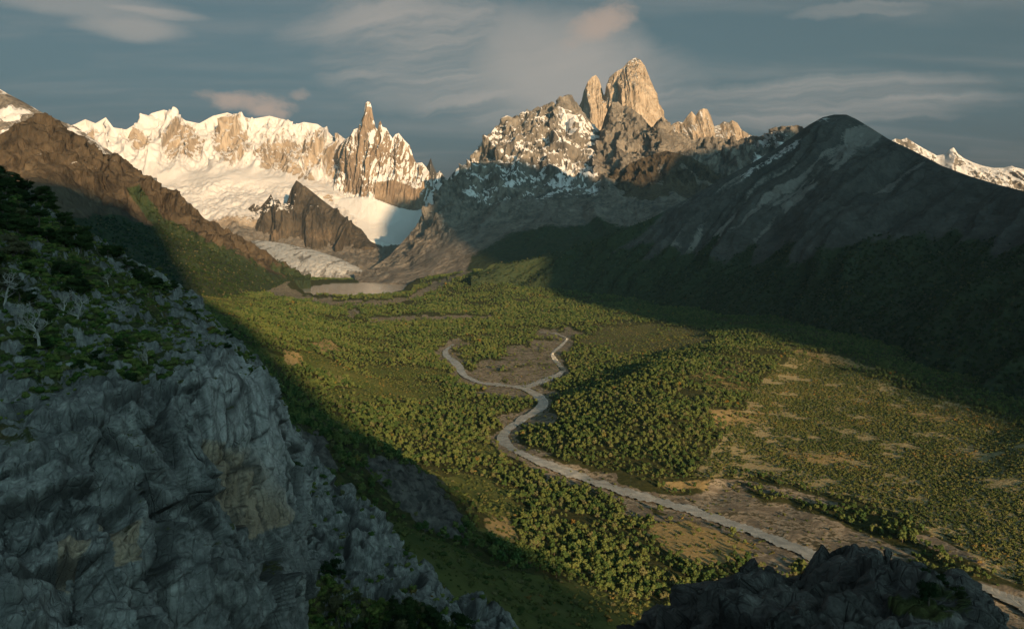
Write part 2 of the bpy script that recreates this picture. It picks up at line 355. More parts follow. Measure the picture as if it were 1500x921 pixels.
# ------------------------------------------------------------------ needle spires left of centre
def spires():
    ridge = [(488, 232), (495, 215), (505, 205), (513, 199), (518, 190), (524, 188), (529, 177), (533, 168), (535.5, 151), (538, 149), (542, 149.5), (544, 156), (547, 173), (550, 187), (553, 190), (555, 180), (557.5, 177), (560, 186), (566, 188), (571, 197), (575, 203), (579, 197), (584, 195), (592, 205), (600, 213), (606, 232), (610, 239), (618, 238), (625, 246), (632, 262), (640, 277), (655, 293), (700, 305)]
    rows = [const_row(488, 700, 300, 10900), [(x, y, 10150+430*max(0, (512-x)/24)**1.0) for x, y in ridge],
            [(488, 255, 10230), (512, 240, 9880), (525, 240, 9800), (540, 235, 9740), (551, 238, 9870), (560, 238, 9800), (573, 245, 9880), (586, 245, 9790), (605, 268, 9870), (620, 265, 9850), (640, 295, 9900), (700, 318, 9900)],
            [(488, 276, 9900), (530, 282, 9560), (560, 270, 9560), (575, 262, 9600), (610, 275, 9640), (622, 290, 9700), (640, 305, 9700), (700, 325, 9700)],
            [(488, 290, 9680), (530, 288, 9480), (552, 290, 9450), (585, 302, 9440), (612, 304, 9450), (640, 315, 9500), (700, 330, 9500)],
            [(488, 312, 9330), (540, 325, 9100), (600, 330, 9100), (650, 335, 9100), (700, 340, 9100)],
            [(488, 345, 8780), (560, 355, 8600), (600, 360, 8600), (650, 360, 8600), (700, 360, 8600)]]
    X, t = loft_px(rows, 488, 700, 360, 210, [0.7, 2.2, 1, 0.8, 0.8, 0.8])
    T = np.repeat(t[:, None], X.shape[1], 1); n = grid_normals(X); n *= np.where(n[..., 1:2] > 0, -1, 1)
    face = sstep(T, 0.72, 0.95)*(1-sstep(T, 4.3, 4.9))
    fade = sstep(T, 0.7, 1.7)
    X = X+n*((flute(X, 1/110., 0.12, 5)*95+flute(X, 1/38., 0.2, 3, 5.)*22)*face*fade)[..., None]
    px, py = proj(X); n = grid_normals(X); nz = np.abs(n[..., 2])
    top = sstep(T, 0.7, 0.8)*(1-sstep(T, 1.0, 1.35))
    sn = 0.72*top*sstep(fbm(X/60., 3), -0.5, 0.3)+sstep(nz, 0.42, 0.62)*0.8
    wall = sstep(poly_sd(px, py, [(548, 266), (574, 262), (612, 278), (624, 300), (610, 312), (585, 305), (548, 292)]), -2, 3)
    sn = sn*(1-0.8*wall)+1.0*sstep(T, 4.7, 5.1)
    sn += 0.55*np.exp(-(((px-560)/30)**2+((py-262)/5)**2))
    dark = wall
    terrain('needle_spires', X, M['torre'], {'snow': sn}, 'slender needle-shaped rock spires standing above the glacier')
    # farther small dark needle behind
    ridge = [(600, 275), (615, 262), (622, 250), (627, 241), (631, 231), (634.5, 243), (640, 254), (644, 250), (649, 256), (655, 264), (668, 248), (690, 236), (730, 222)]
    rows = [const_row(600, 730, 300, 12000), [(x, y, 11400) for x, y in ridge], const_row(600, 730, 290, 11000), const_row(600, 730, 350, 10500)]
    X, t = loft_px(rows, 600, 730, 160, 70, [0.5, 1, 1])
    T = np.repeat(t[:, None], X.shape[1], 1)
    X[..., 1] -= flute(X, 1/90., 0.15, 4)*90*sstep(T, 0.5, 1.2)
    terrain('far_needle', X, M['dark'], {'snow': sstep(np.abs(grid_normals(X)[..., 2]), 0.4, 0.7)*0.7}, 'small dark needle behind the saddle right of the spires')
spires()

# ------------------------------------------------------------------ great granite towers
def towers():
    ridge = [(838, 175), (846, 160), (852, 148), (855, 134), (861, 120), (867, 113), (873, 110), (878, 117), (881, 128), (884, 139), (886, 141), (887.5, 128), (893, 113), (902, 105.5), (912, 100), (920, 91), (926, 87), (931, 84.5), (938, 88), (945, 97), (950, 110), (957, 128), (963, 146), (970, 166), (978, 182), (990, 196)]
    rows = [const_row(838, 990, 290, 11000), [(x, y, 10400+70*math.sin(x*0.13)) for x, y in ridge],
            [(838, 190, 10330), (852, 172, 10200), (864, 160, 10050), (878, 158, 10060), (886, 151, 10110), (892, 149, 10150), (905, 143, 10080), (911, 140, 9930), (930, 132, 9900), (950, 142, 9960), (965, 165, 10080), (990, 200, 10350)],
            [(838, 215, 10000), (860, 205, 9780), (880, 205, 9850), (888, 200, 9900), (905, 195, 9760), (915, 190, 9640), (940, 190, 9640), (965, 195, 9780), (990, 215, 10000)],
            const_row(838, 990, 260, 9300)]
    X, t = loft_px(rows, 838, 990, 330, 220, [0.6, 1.4, 1.4, 1.0])
    T = np.repeat(t[:, None], X.shape[1], 1); n = grid_normals(X); n *= np.where(n[..., 1:2] > 0, -1, 1)
    face = sstep(T, 0.65, 0.95)
    X = X+n*((flute(X, 1/130., 0.08, 4)*65+flute(X, 1/45., 0.12, 4, 3.)*26)*face*sstep(T, 0.6, 1.3))[..., None]
    w1, w2, wid = worley(X*np.array([1/70., 1/70., 1/160.]))
    X = X+n*((wid-0.5)*14*face)[..., None]
    nz = np.abs(grid_normals(X)[..., 2]); px, py = proj(X)
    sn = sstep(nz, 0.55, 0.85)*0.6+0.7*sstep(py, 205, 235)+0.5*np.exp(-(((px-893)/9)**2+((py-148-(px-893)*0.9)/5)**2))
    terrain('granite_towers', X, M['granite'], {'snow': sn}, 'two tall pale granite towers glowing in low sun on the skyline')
    ridge = [(960, 205), (975, 200), (985, 182), (993, 178), (1000, 180), (1007, 170), (1013, 163), (1019, 170), (1024, 162), (1030, 159), (1036, 160), (1041, 170), (1046, 185), (1054, 183), (1060, 178), (1068, 180), (1072, 176), (1080, 180), (1086, 190), (1096, 196), (1120, 208)]
    rows = [const_row(960, 1120, 270, 11000), [(x, y, 10000) for x, y in ridge], [(960, 215, 9700), (1030, 200, 9650), (1120, 220, 9700)], const_row(960, 1120, 255, 9200)]
    X, t = loft_px(rows, 960, 1120, 240, 110, [0.5, 1, 1])
    T = np.repeat(t[:, None], X.shape[1], 1)
    X[..., 1] -= (flute(X, 1/110., 0.12, 5)*120)*sstep(T, 0.55, 1.1)
    nz = np.abs(grid_normals(X)[..., 2])
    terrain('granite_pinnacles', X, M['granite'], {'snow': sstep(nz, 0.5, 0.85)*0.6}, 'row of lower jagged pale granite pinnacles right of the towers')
towers()

def massif():
    ridge = [(520, 404, 6300), (540, 396, 6400), (570, 375, 6800), (600, 343, 7200), (625, 312, 7600), (645, 285, 7900), (660, 264, 8100), (672, 254, 8200), (690, 237, 8300), (700, 224, 8400), (706, 210, 8400), (716, 199, 8450), (726, 188, 8500), (737, 177, 8550), (741, 172, 8550), (748, 178, 8600), (765, 165, 8700), (780, 160, 8800), (795, 155, 8850), (806, 153, 8900), (815, 160, 8900), (824, 148, 8900), (833, 144, 8900), (843, 150, 8900), (852, 162, 8900), (868, 182, 8900), (880, 192, 8850), (888, 166, 8700), (896, 150, 8650), (905, 151, 8650), (915, 154, 8650), (925, 158, 8600), (935, 165, 8600), (948, 181, 8400), (955, 189, 8200), (962, 179, 8100), (970, 173, 8050), (977, 178, 8050), (985, 190, 8100), (992, 194, 8200), (1002, 197, 8400), (1015, 207, 8600), (1030, 203, 8700), (1050, 202, 8700), (1070, 207, 8700), (1090, 204, 8600), (1110, 201, 8400), (1130, 199, 8200), (1140, 190, 8000), (1155, 183, 7900), (1170, 186, 7800), (1190, 195, 7600), (1220, 210, 7400), (1260, 230, 7300)]
    rows = [[(520, 420, 7500), (640, 330, 9600), (1260, 290, 9800)], ridge,
            [(520, 406, 6150), (570, 388, 6500), (600, 366, 6700), (645, 312, 7300), (672, 286, 7600), (706, 246, 7900), (741, 215, 8100), (780, 200, 8250), (806, 190, 8350), (833, 182, 8350), (852, 196, 8300), (868, 212, 8250), (888, 212, 8100), (915, 206, 8050), (948, 214, 7850), (970, 206, 7700), (1000, 225, 7900), (1050, 232, 8050), (1110, 228, 7900), (1155, 212, 7500), (1260, 250, 7000)],
            [(520, 408, 6000), (600, 386, 6200), (660, 335, 6700), (720, 285, 7300), (780, 255, 7600), (830, 238, 7700), (870, 255, 7500), (915, 244, 7400), (970, 242, 7200), (1050, 262, 7300), (1110, 255, 7200), (1260, 275, 6600)],
            [(520, 410, 5900), (600, 398, 5800), (680, 355, 6100), (740, 318, 6500), (800, 292, 6800), (860, 290, 6700), (920, 282, 6600), (1000, 285, 6500), (1080, 290, 6500), (1260, 300, 6200)],
            [(520, 412, 5850), (640, 404, 5500), (720, 372, 5500), (800, 345, 5700), (880, 332, 5800), (960, 320, 5800), (1060, 315, 5800), (1260, 320, 5800)],
            [(520, 416, 5800), (640, 416, 5200), (720, 408, 4950), (800, 396, 4950), (900, 380, 5000), (1000, 360, 5100), (1260, 350, 5200)]]
    X, t = loft_px(rows, 520, 1260, 600, 280, [0.6, 1.3, 1.2, 1.1, 1.1, 1.0])
    T = np.repeat(t[:, None], X.shape[1], 1); n = grid_normals(X); n *= np.sign(n[..., 2:3]+1e-9)
    px, py = proj(X)
    face = sstep(T, 0.65, 1.1)*(1-0.65*sstep(T, 3.0, 4.2))*(1-0.75*sstep(py, 300, 365)*(1-sstep(px, 720, 800)))*(1-0.85*np.exp(-((px-866)/17)**2)*(1-sstep(py, 200, 230)))
    fl = flute(X, 1/380., 0.45, 6)*190+flute(X, 1/110., 0.5, 4, 4.)*45
    w1, w2, wid, tl = worley(X*np.array([1/150., 1/150., 1/150.])+fbm(X/200., 2)[..., None]*0.4, True)
    X = X+n*(fl*face+tl*60*face*(1-sstep(T, 2.3, 3.2))+(ridged(X/55., 4)-0.45)*34*face)[..., None]
    # crag tops along the crest
    X[..., 2] += (ridged(X*np.array([1/70., 1/300., 0.0]), 3)-0.4)*45*sstep(T, 0.5, 0.62)*(1-sstep(T, 0.65, 0.9))*sstep(px, 640, 700)
    n = grid_normals(X); nz = np.abs(n[..., 2])
    z = X[..., 2]
    band = sstep(py, 150, 175)*(1-sstep(py+0.05*(px-800), 268, 318))*sstep(px, 640, 720)*(1-sstep(px, 862, 900))
    ledge = sstep(fbm(X*np.array([1/160., 1/160., 1/110.])+fbm(X/90., 3)[..., None]*0.5, 5, 0.62), -0.25, 0.35)
    sn = band*(0.25+0.75*ledge)*sstep(nz, 0.18, 0.62)
    sn = np.maximum(sn, 0.95*np.exp(-(((px-838)/22)**2+((py-180)/11)**2)))
    sn = np.maximum(sn, 0.8*sstep(18-np.abs(py-(205+(1130-px)*0.15)-8), 0, 14)*sstep(px, 1085, 1110)*(0.4+ledge*0.6))
    sn = np.maximum(sn, 0.75*sstep(13-np.abs((py-205)-(1180-px)*0.55), 0, 12)*sstep(px, 1060, 1090)*sstep(px, 1080, 1120))
    sc = 0.75*sstep(T, 2.0, 3.2)*sstep(fbm(X*np.array([1/160., 1/700., 1/700.]), 4)+0.2*fbm(X/50., 2), -0.1, 0.5)
    veg = sstep(poly_sd(px, py, [(690, 372), (740, 345), (800, 330), (870, 320), (930, 330), (1000, 400), (900, 440), (740, 440), (680, 400)]), -12, 14)
    terrain('snow_streaked_massif', X, M['massif'], {'snow': sn, 'scree': sc, 'veg': 0.9*veg}, 'craggy snow-streaked dark massif below the granite towers')
    ridge = [(845, 290), (865, 272), (880, 262), (900, 250), (920, 243), (940, 232), (960, 226), (975, 221), (995, 225), (1015, 232), (1035, 243), (1060, 262), (1080, 280)]
    rows = [[(845, 295, 7700), (1080, 285, 7700)], [(x, y, 7250) for x, y in ridge], [(845, 300, 6850), (900, 268, 6950), (975, 242, 7020), (1040, 262, 7000), (1080, 290, 6850)], [(845, 318, 6450), (900, 300, 6450), (975, 285, 6450), (1080, 310, 6300)]]
    X, t = loft_px(rows, 845, 1080, 300, 120, [0.5, 1, 1.3])
    T = np.repeat(t[:, None], X.shape[1], 1); n = grid_normals(X); n *= np.sign(n[..., 2:3]+1e-9)
    X = X+n*(flute(X, 1/120., 0.4, 5)*75*sstep(T, 0.5, 0.8)*(1-sstep(T, 2.0, 2.8)))[..., None]
    terrain('ochre_ridge', X, M['brownrock'], {'scree': 0.6*sstep(T, 1.4, 2.2)}, 'ochre brown rock ridge below the dark pyramid peak')
massif()

def right_mountain():
    ridge = [(690, 402, 4700), (760, 386, 4650), (840, 362, 4600), (900, 340, 4550), (950, 322, 4550), (1000, 295, 4600), (1050, 266, 4650), (1100, 240, 4700), (1130, 222, 4750), (1160, 201, 4800), (1185, 183, 4800), (1205, 172, 4800), (1222, 168, 4800), (1240, 168, 4750), (1255, 175, 4700), (1275, 187, 4600), (1300, 203, 4450), (1340, 222, 4150), (1380, 243, 3850), (1420, 258, 3550), (1460, 270, 3300), (1500, 280, 3050), (1560, 298, 2750), (1680, 330, 2300)]
    foot = [(690, 424, 4500), (800, 436, 4450), (900, 446, 4250), (1000, 462, 3750), (1100, 480, 3250), (1200, 505, 2680), (1300, 540, 2200), (1380, 572, 1880), (1440, 602, 1680), (1500, 622, 1560), (1680, 680, 1250)]
    px = np.linspace(690, 1680, 520)
    a = P(px, *rowpx(ridge, px)); b = P(px, *rowpx(foot, px))
    rows = [a+np.array([500, 1500, -700.])*np.linspace(0.3, 1, len(px))[:, None], a]
    for t_ in (0.25, 0.5, 0.75, 1.0):
        r = a*(1-t_)+b*t_; r[:, 2] -= 60*math.sin(math.pi*t_)*np.clip((a[:, 2]-b[:, 2])/800, 0, 1); rows.append(r)
    X, t = loft(np.array(rows), 300, [0.4, 1, 1, 1, 1])
    T = np.repeat(t[:, None], X.shape[1], 1); n = grid_normals(X); n *= np.sign(n[..., 2:3]+1e-9)
    face = sstep(T, 0.4, 1.0)*(1-0.5*sstep(T, 3.0, 4.4))
    # spurs and gullies that run down to the left
    dn = np.array([-1115., -700., -800.]); dn /= np.linalg.norm(dn); e1 = np.cross(dn, [0, 0, 1.]); e1 /= np.linalg.norm(e1); e2 = np.cross(dn, e1)
    q = np.stack([X@e1, X@e2, X@dn], -1); q[..., :2] += np.stack([fbm(X/600., 3), fbm(X/600.+7, 3)], -1)*90
    g1 = ridged(q*np.array([1/520., 1/700., 1/3200.])+3.1, 4)-0.45
    g2 = ridged(q*np.array([1/140., 1/260., 1/1100.])+8.1, 4)-0.45
    X = X+n*((g1*105+g2*42+fbm(X/90., 4)*12)*face)[..., None]
    px, py = proj(X)
    streak = fbm(q*np.array([1/110., 1/260., 1/1500.]), 5)+0.6*fbm(q*np.array([1/380., 1/600., 1/2600.])+7, 3)
    line = np.interp(px, [690, 760, 850, 920, 1000, 1100, 1150, 1220, 1300, 1400, 1500, 1700], [395, 372, 345, 352, 378, 372, 368, 352, 350, 348, 352, 370])
    veg = sstep(py-line+streak*34, -26, 26)
    shape = sstep(poly_sd(px, py, [(880, 335), (960, 290), (985, 300), (940, 345), (890, 375), (870, 360)]), -12, 12)
    veg = np.maximum(veg, 0.85*shape)
    sc = sstep(streak+0.5*fbm(q*np.array([1/40., 1/90., 1/700.])+2, 4), 0.0, 0.8)*0.8
    sn = 0.62*np.exp(-(((px-1215)/34)**2+((py-176)/7)**2))*sstep(fbm(X/50., 3), -0.4, 0.4)+0.55*sstep(12-np.abs((py-205)-(1160-px)*0.62-10), 0, 10)*sstep(px, 1060, 1100)*(1-sstep(px, 1160, 1200))
    terrain('broad_dark_mountain', X, M['slope'], {'snow': sn, 'scree': sc, 'veg': veg}, 'broad shaded mountain with forested foot on the right')
    global RIGHT_X, RIGHT_VEG
    RIGHT_X, RIGHT_VEG = X, veg
    ridge = [(1270, 230), (1295, 212), (1312, 203), (1320, 205), (1328, 202), (1340, 210), (1352, 217), (1365, 224), (1372, 228), (1385, 226), (1391, 219), (1397, 216), (1404, 226), (1412, 232), (1425, 238), (1440, 243), (1455, 246), (1470, 246), (1482, 243), (1490, 246), (1500, 248), (1560, 255)]
    rows = [const_row(1270, 1560, 330, 11500), [(x, y, 10500) for x, y in ridge], [(1270, 260, 10100), (1400, 250, 10000), (1560, 280, 10000)], const_row(1270, 1560, 345, 9200)]
    X, t = loft_px(rows, 1270, 1560, 260, 90, [0.5, 1, 1])
    T = np.repeat(t[:, None], X.shape[1], 1)
    X[..., 1] -= flute(X, 1/150., 0.3, 5)*150*sstep(T, 0.5, 1.1)
    nz = np.abs(grid_normals(X)[..., 2])
    terrain('distant_snowy_ridge', X, M['massif'], {'snow': 0.15+0.5*sstep(nz, 0.4, 0.7)}, 'distant snowy ridge behind the right shoulder')
right_mountain()

def left_mountains():
    ridge = [(-120, 118), (-40, 124), (0, 131), (14, 139), (30, 147), (60, 164), (90, 178), (112, 186), (140, 206), (170, 228), (200, 252), (230, 280)]
    rows = [const_row(-120, 230, 260, 7200), [(x, y, 5900) for x, y in ridge], [(-120, 180, 5500), (60, 200, 5500), (140, 232, 5500), (230, 290, 5500)], const_row(-120, 230, 330, 4900)]
    X, t = loft_px(rows, -120, 230, 260, 110, [0.5, 1, 1])
    T = np.repeat(t[:, None], X.shape[1], 1); n = grid_normals(X); n *= np.sign(n[..., 2:3]+1e-9)
    X = X+n*((flute(X, 1/200., 0.4, 5)*60)*sstep(T, 0.5, 1.0))[..., None]
    terrain('snowy_shoulder', X, M['massif'], {'snow': 0.5+0.35*fbm(X/120., 4)}, 'snow-dusted rocky shoulder at the far left skyline')
    ridge = [(-160, 235, 3500), (-60, 215, 3600), (0, 204, 3700), (30, 190, 3800), (44, 178, 3850), (54, 171, 3900), (64, 178, 3900), (85, 185, 3950), (105, 196, 4000), (120, 206, 4050), (140, 222, 4100), (150, 232, 4120), (158, 230, 4140), (166, 228, 4160), (185, 236, 4200), (200, 250, 4250), (214, 259, 4280), (222, 262, 4300), (240, 277, 4350), (260, 290, 4400), (280, 303, 4450), (300, 318, 4520), (320, 330, 4600), (350, 345, 4700), (380, 362, 4800), (405, 378, 4900), (430, 394, 5000), (455, 406, 5100), (480, 414, 5150)]
    foot = [(-160, 470, 2350), (100, 462, 2450), (240, 450, 2600), (300, 446, 2850), (340, 440, 3300), (380, 432, 4100), (425, 414, 4850), (455, 409, 5050)]
    px = np.linspace(-160, 455, 400)
    a = P(px, *rowpx(ridge, px)); b = P(px, *rowpx(foot, px))
    rows = [a+np.array([-900, 1300, -500.]), a]
    for t_ in (0.22, 0.45, 0.72, 1.0):
        r = a*(1-t_)+b*t_; r[:, 2] -= 50*math.sin(math.pi*t_)*np.clip((a[:, 2]-b[:, 2])/500, 0, 1); rows.append(r)
    X, t = loft(np.array(rows), 250, [0.4, 1, 1, 1, 1])
    T = np.repeat(t[:, None], X.shape[1], 1); n = grid_normals(X); n *= np.sign(n[..., 2:3]+1e-9)
    face = sstep(T, 0.35, 0.8)*(1-0.6*sstep(T, 2.0, 3.6))
    crag = 1-sstep(T, 1.1, 2.3)
    q = X.copy(); q[..., 0] = X[..., 0]-0.35*X[..., 1]+0.3*X[..., 2]
    g1 = ridged(q*np.array([1/380., 1/1200., 1/800.]), 4)-0.45
    X = X+n*((g1*95+crag*(ridged(X/130., 5)-0.45)*95+fbm(X/60., 4)*8)*face)[..., None]
    X[..., 2] += (ridged(X*np.array([1/45., 1/200., 0.0]), 3)-0.4)*30*sstep(T, 0.3, 0.42)*(1-sstep(T, 0.45, 0.8))
    px, py = proj(X); nz = np.abs(grid_normals(X)[..., 2])
    line = np.interp(px, [-160, 60, 110, 150, 200, 240, 300, 400, 480], [330, 330, 320, 300, 312, 305, 332, 385, 420])
    streak = fbm(q*np.array([1/160., 1/900., 1/900.]), 5)
    veg = 0.9*sstep(py-line+streak*30, -14, 22)
    veg = np.maximum(veg, 0.8*sstep(poly_sd(px, py, [(185, 275), (205, 270), (240, 320), (270, 330), (285, 350), (250, 350), (215, 320)]), -10, 8))
    sc = 0.9*sstep(poly_sd(px, py, [(-100, 262), (40, 245), (110, 262), (160, 300), (130, 325), (-100, 330)]), -20, 25)+0.3*sstep(streak, 0.1, 0.6)
    sn = 0.45*sstep(poly_sd(px, py, [(20, 222), (80, 205), (160, 225), (200, 258), (150, 262), (60, 240)]), -12, 14)*sstep(fbm(X/60., 4), -0.1, 0.5)*sstep(nz, 0.3, 0.6)
    terrain('ochre_mountainside', X, M['brownrock'], {'snow': sn, 'scree': sc, 'veg': veg}, 'ochre mountainside with crags above and dark forest below on the left')
    global LEFT_X, LEFT_VEG
    LEFT_X, LEFT_VEG = X, veg
left_mountains()

# ------------------------------------------------------------------ valley ground
def Pz(px, py, z):
    d = (CAMZ-np.asarray(z, float))*F/(np.asarray(py, float)-HOR); return P(px, py, d)
RIVER = [(1320, 880, 20), (1250, 845, 22), (1190, 815, 21), (1100, 778, 18), (1000, 745, 16), (920, 723, 15), (850, 700, 14), (790, 678, 13), (748, 657, 12), (733, 645, 12), (745, 628, 11), (770, 612, 12), (793, 601, 12), (798, 590, 11), (786, 578, 10), (768, 569, 10), (740, 566, 8), (700, 561, 7), (678, 551, 8), (672, 538, 9), (664, 527, 9), (650, 520, 7), (652, 512, 4), (668, 503, 3)]
BRANCH = [(768, 569, 9), (795, 559, 6), (818, 550, 6), (826, 543, 5), (815, 530, 5), (808, 519, 4), (822, 507, 4), (832, 497, 3), (815, 489, 3), (790, 487, 2)]
SIDE = [(1430, 858, 10), (1470, 875, 16), (1520, 900, 26), (1600, 950, 40)]
CTRL = [ # column, row, height above the valley floor
 (1600, 1000, 0), (1490, 880, 0), (1320, 880, 0), (1250, 845, 0), (1180, 815, 0), (1000, 745, 2), (850, 700, 5), (735, 645, 8), (800, 590, 12), (680, 552, 16), (650, 515, 22), (830, 492, 24), (820, 545, 16), (750, 530, 19), (740, 500, 23),
 (1050, 720, 3), (1150, 745, 3), (1250, 780, 2), (1330, 815, 2), (1000, 715, 4),
 (1040, 700, 14), (1140, 712, 13), (1240, 738, 12), (1340, 775, 11), (1420, 820, 9), (1500, 860, 6),
 (1100, 660, 18), (1250, 660, 17), (1400, 700, 15), (1500, 780, 11), (1600, 720, 17), (1450, 640, 22), (1300, 600, 26), (1200, 580, 28), (1420, 600, 32), (1300, 550, 42), (1200, 515, 50), (1600, 660, 50), (1100, 480, 55), (1150, 620, 22), (1180, 540, 38),
 (820, 582, 32), (860, 585, 42), (900, 578, 52), (950, 572, 56), (1000, 562, 60), (1012, 530, 66), (1050, 512, 68), (1095, 492, 62),
 (800, 600, 11), (812, 594, 12), (806, 580, 13), (785, 612, 10), (775, 590, 12), (760, 625, 9), (785, 575, 14), (790, 640, 14), (850, 660, 20), (900, 680, 14), (960, 695, 12), (900, 620, 36), (1000, 620, 40), (1000, 670, 20), (1060, 560, 50), (1100, 560, 40), (1120, 590, 30), (1060, 620, 28),
 (880, 535, 17), (950, 525, 20), (900, 500, 24), (1000, 490, 28), (1040, 475, 40), (960, 468, 38), (850, 470, 35), (830, 570, 14),
 (620, 540, 30), (600, 500, 38), (560, 540, 48), (500, 560, 72), (520, 500, 60), (430, 520, 115), (440, 470, 90), (400, 560, 110), (400, 480, 130), (330, 480, 165), (300, 445, 165), (340, 440, 135), (250, 450, 190), (200, 480, 230),
 (500, 452, 62), (420, 440, 95), (600, 470, 45), (700, 470, 38), (600, 450, 58), (700, 450, 48), (780, 460, 40), (800, 440, 60), (560, 465, 52),
 (660, 600, 26), (640, 560, 26), (700, 590, 18), (730, 615, 13), (600, 620, 52), (520, 640, 85), (500, 600, 80), (450, 600, 98), (700, 650, 24), (680, 690, 36), (640, 690, 58), (760, 700, 16), (760, 740, 26), (820, 740, 14), (860, 780, 20), (930, 780, 8), (1000, 800, 6), (1000, 850, 10), (1060, 850, 4), (1120, 840, 2), (940, 840, 20), (960, 870, 26),
 (440, 640, 150), (480, 640, 138), (520, 655, 142), (560, 665, 140), (620, 690, 122), (660, 730, 104), (690, 770, 86), (760, 800, 58), (830, 835, 44), (900, 862, 36),
 (500, 700, 165), (560, 750, 160), (640, 790, 122), (720, 850, 108), (800, 880, 80), (880, 900, 62), (960, 910, 42), (1050, 930, 25), (600, 850, 168), (700, 921, 132), (850, 950, 92), (1000, 980, 50), (500, 900, 205), (400, 800, 200), (700, 1100, 170), (900, 1200, 130), (1200, 1100, 30), (400, 1100, 235),
 (395, 425, 95), (410, 408, 130), (440, 413, 95), (380, 415, 120), (450, 432, 72), (500, 440, 72), (560, 439, 74), (600, 432, 78), (622, 423, 84), (640, 414, 105), (660, 406, 135), (688, 396, 168), (705, 402, 158), (740, 428, 95), (700, 430, 82), (650, 436, 66), (620, 445, 62), (760, 418, 110), (600, 455, 54),
]
LAKE = [(432, 424), (450, 419), (480, 415), (520, 413.5), (560, 412.5), (600, 410.5), (622, 409.5), (618, 414), (606, 419), (590, 425), (578, 431), (540, 434.5), (500, 434), (460, 431.5), (438, 429)]
LAKE_Z = 70.0
lake_xyz = Pz(*np.array(LAKE).T, LAKE_Z)
c = np.array(CTRL, float); cx = Pz(c[:, 0], c[:, 1], c[:, 2])
extra = np.concatenate([np.array([[-3500, 9000, 60], [-1000, 9000, 60], [2000, 9000, 60], [4000, 9000, 60], [5000, 6000, 60], [4000, 3500, 40], [-4500, 6000, 120], [-4000, 3500, 230], [-1500, 7000, 62], [-1000, 6500, 60], [0, 6500, 60], [-600, 350, 240], [600, 250, 0], [-250, 180, 230], [1200, 700, 5], [1500, 1200, 15]], float)])
cx = np.concatenate([cx, extra])
def gq(x, y): return np.stack([x/y*3.2, np.log(y)*2.4], -1)
Q = gq(cx[:, 0], cx[:, 1]); D = np.linalg.norm(Q[:, None]-Q[None], axis=-1)
A = np.zeros((len(Q)+1, len(Q)+1)); A[:-1, :-1] = -D-np.eye(len(Q))*0.004; A[-1, :-1] = A[:-1, -1] = 1
SOL = np.linalg.solve(A, np.concatenate([cx[:, 2], [0]]))
def ground_base(x, y):
    q = gq(x, y).reshape(-1, 2); out = np.empty(len(q))
    for k in range(0, len(q), 40000):
        qq = q[k:k+40000]; out[k:k+40000] = -np.sqrt((qq[:, None, 0]-Q[None, :, 0])**2+(qq[:, None, 1]-Q[None, :, 1])**2)@SOL[:-1]+SOL[-1]
    return out.reshape(np.shape(x))
def ground_z(x, y):
    z = ground_base(x, y)
    p = np.stack([x, y, 0*x], -1)
    z = z+fbm(p/90., 4)*(0.8+0.035*np.clip(z-20, 0, 120))+fbm(p/260.+5, 3)*13*sstep(z, 16, 60)*(1-0.7*sstep(y, 3500, 5000))
    lk = poly_sd(x, y, lake_xyz[:, :2])
    z = np.where(lk > 0, np.minimum(z, LAKE_Z-3), np.where(lk > -60, np.maximum(z, LAKE_Z+0.5+np.clip(-lk, 0, 60)*0.05), z))
    return z
def GPXf(px, py): return px-np.clip(py-560, 0, 300)*0.5
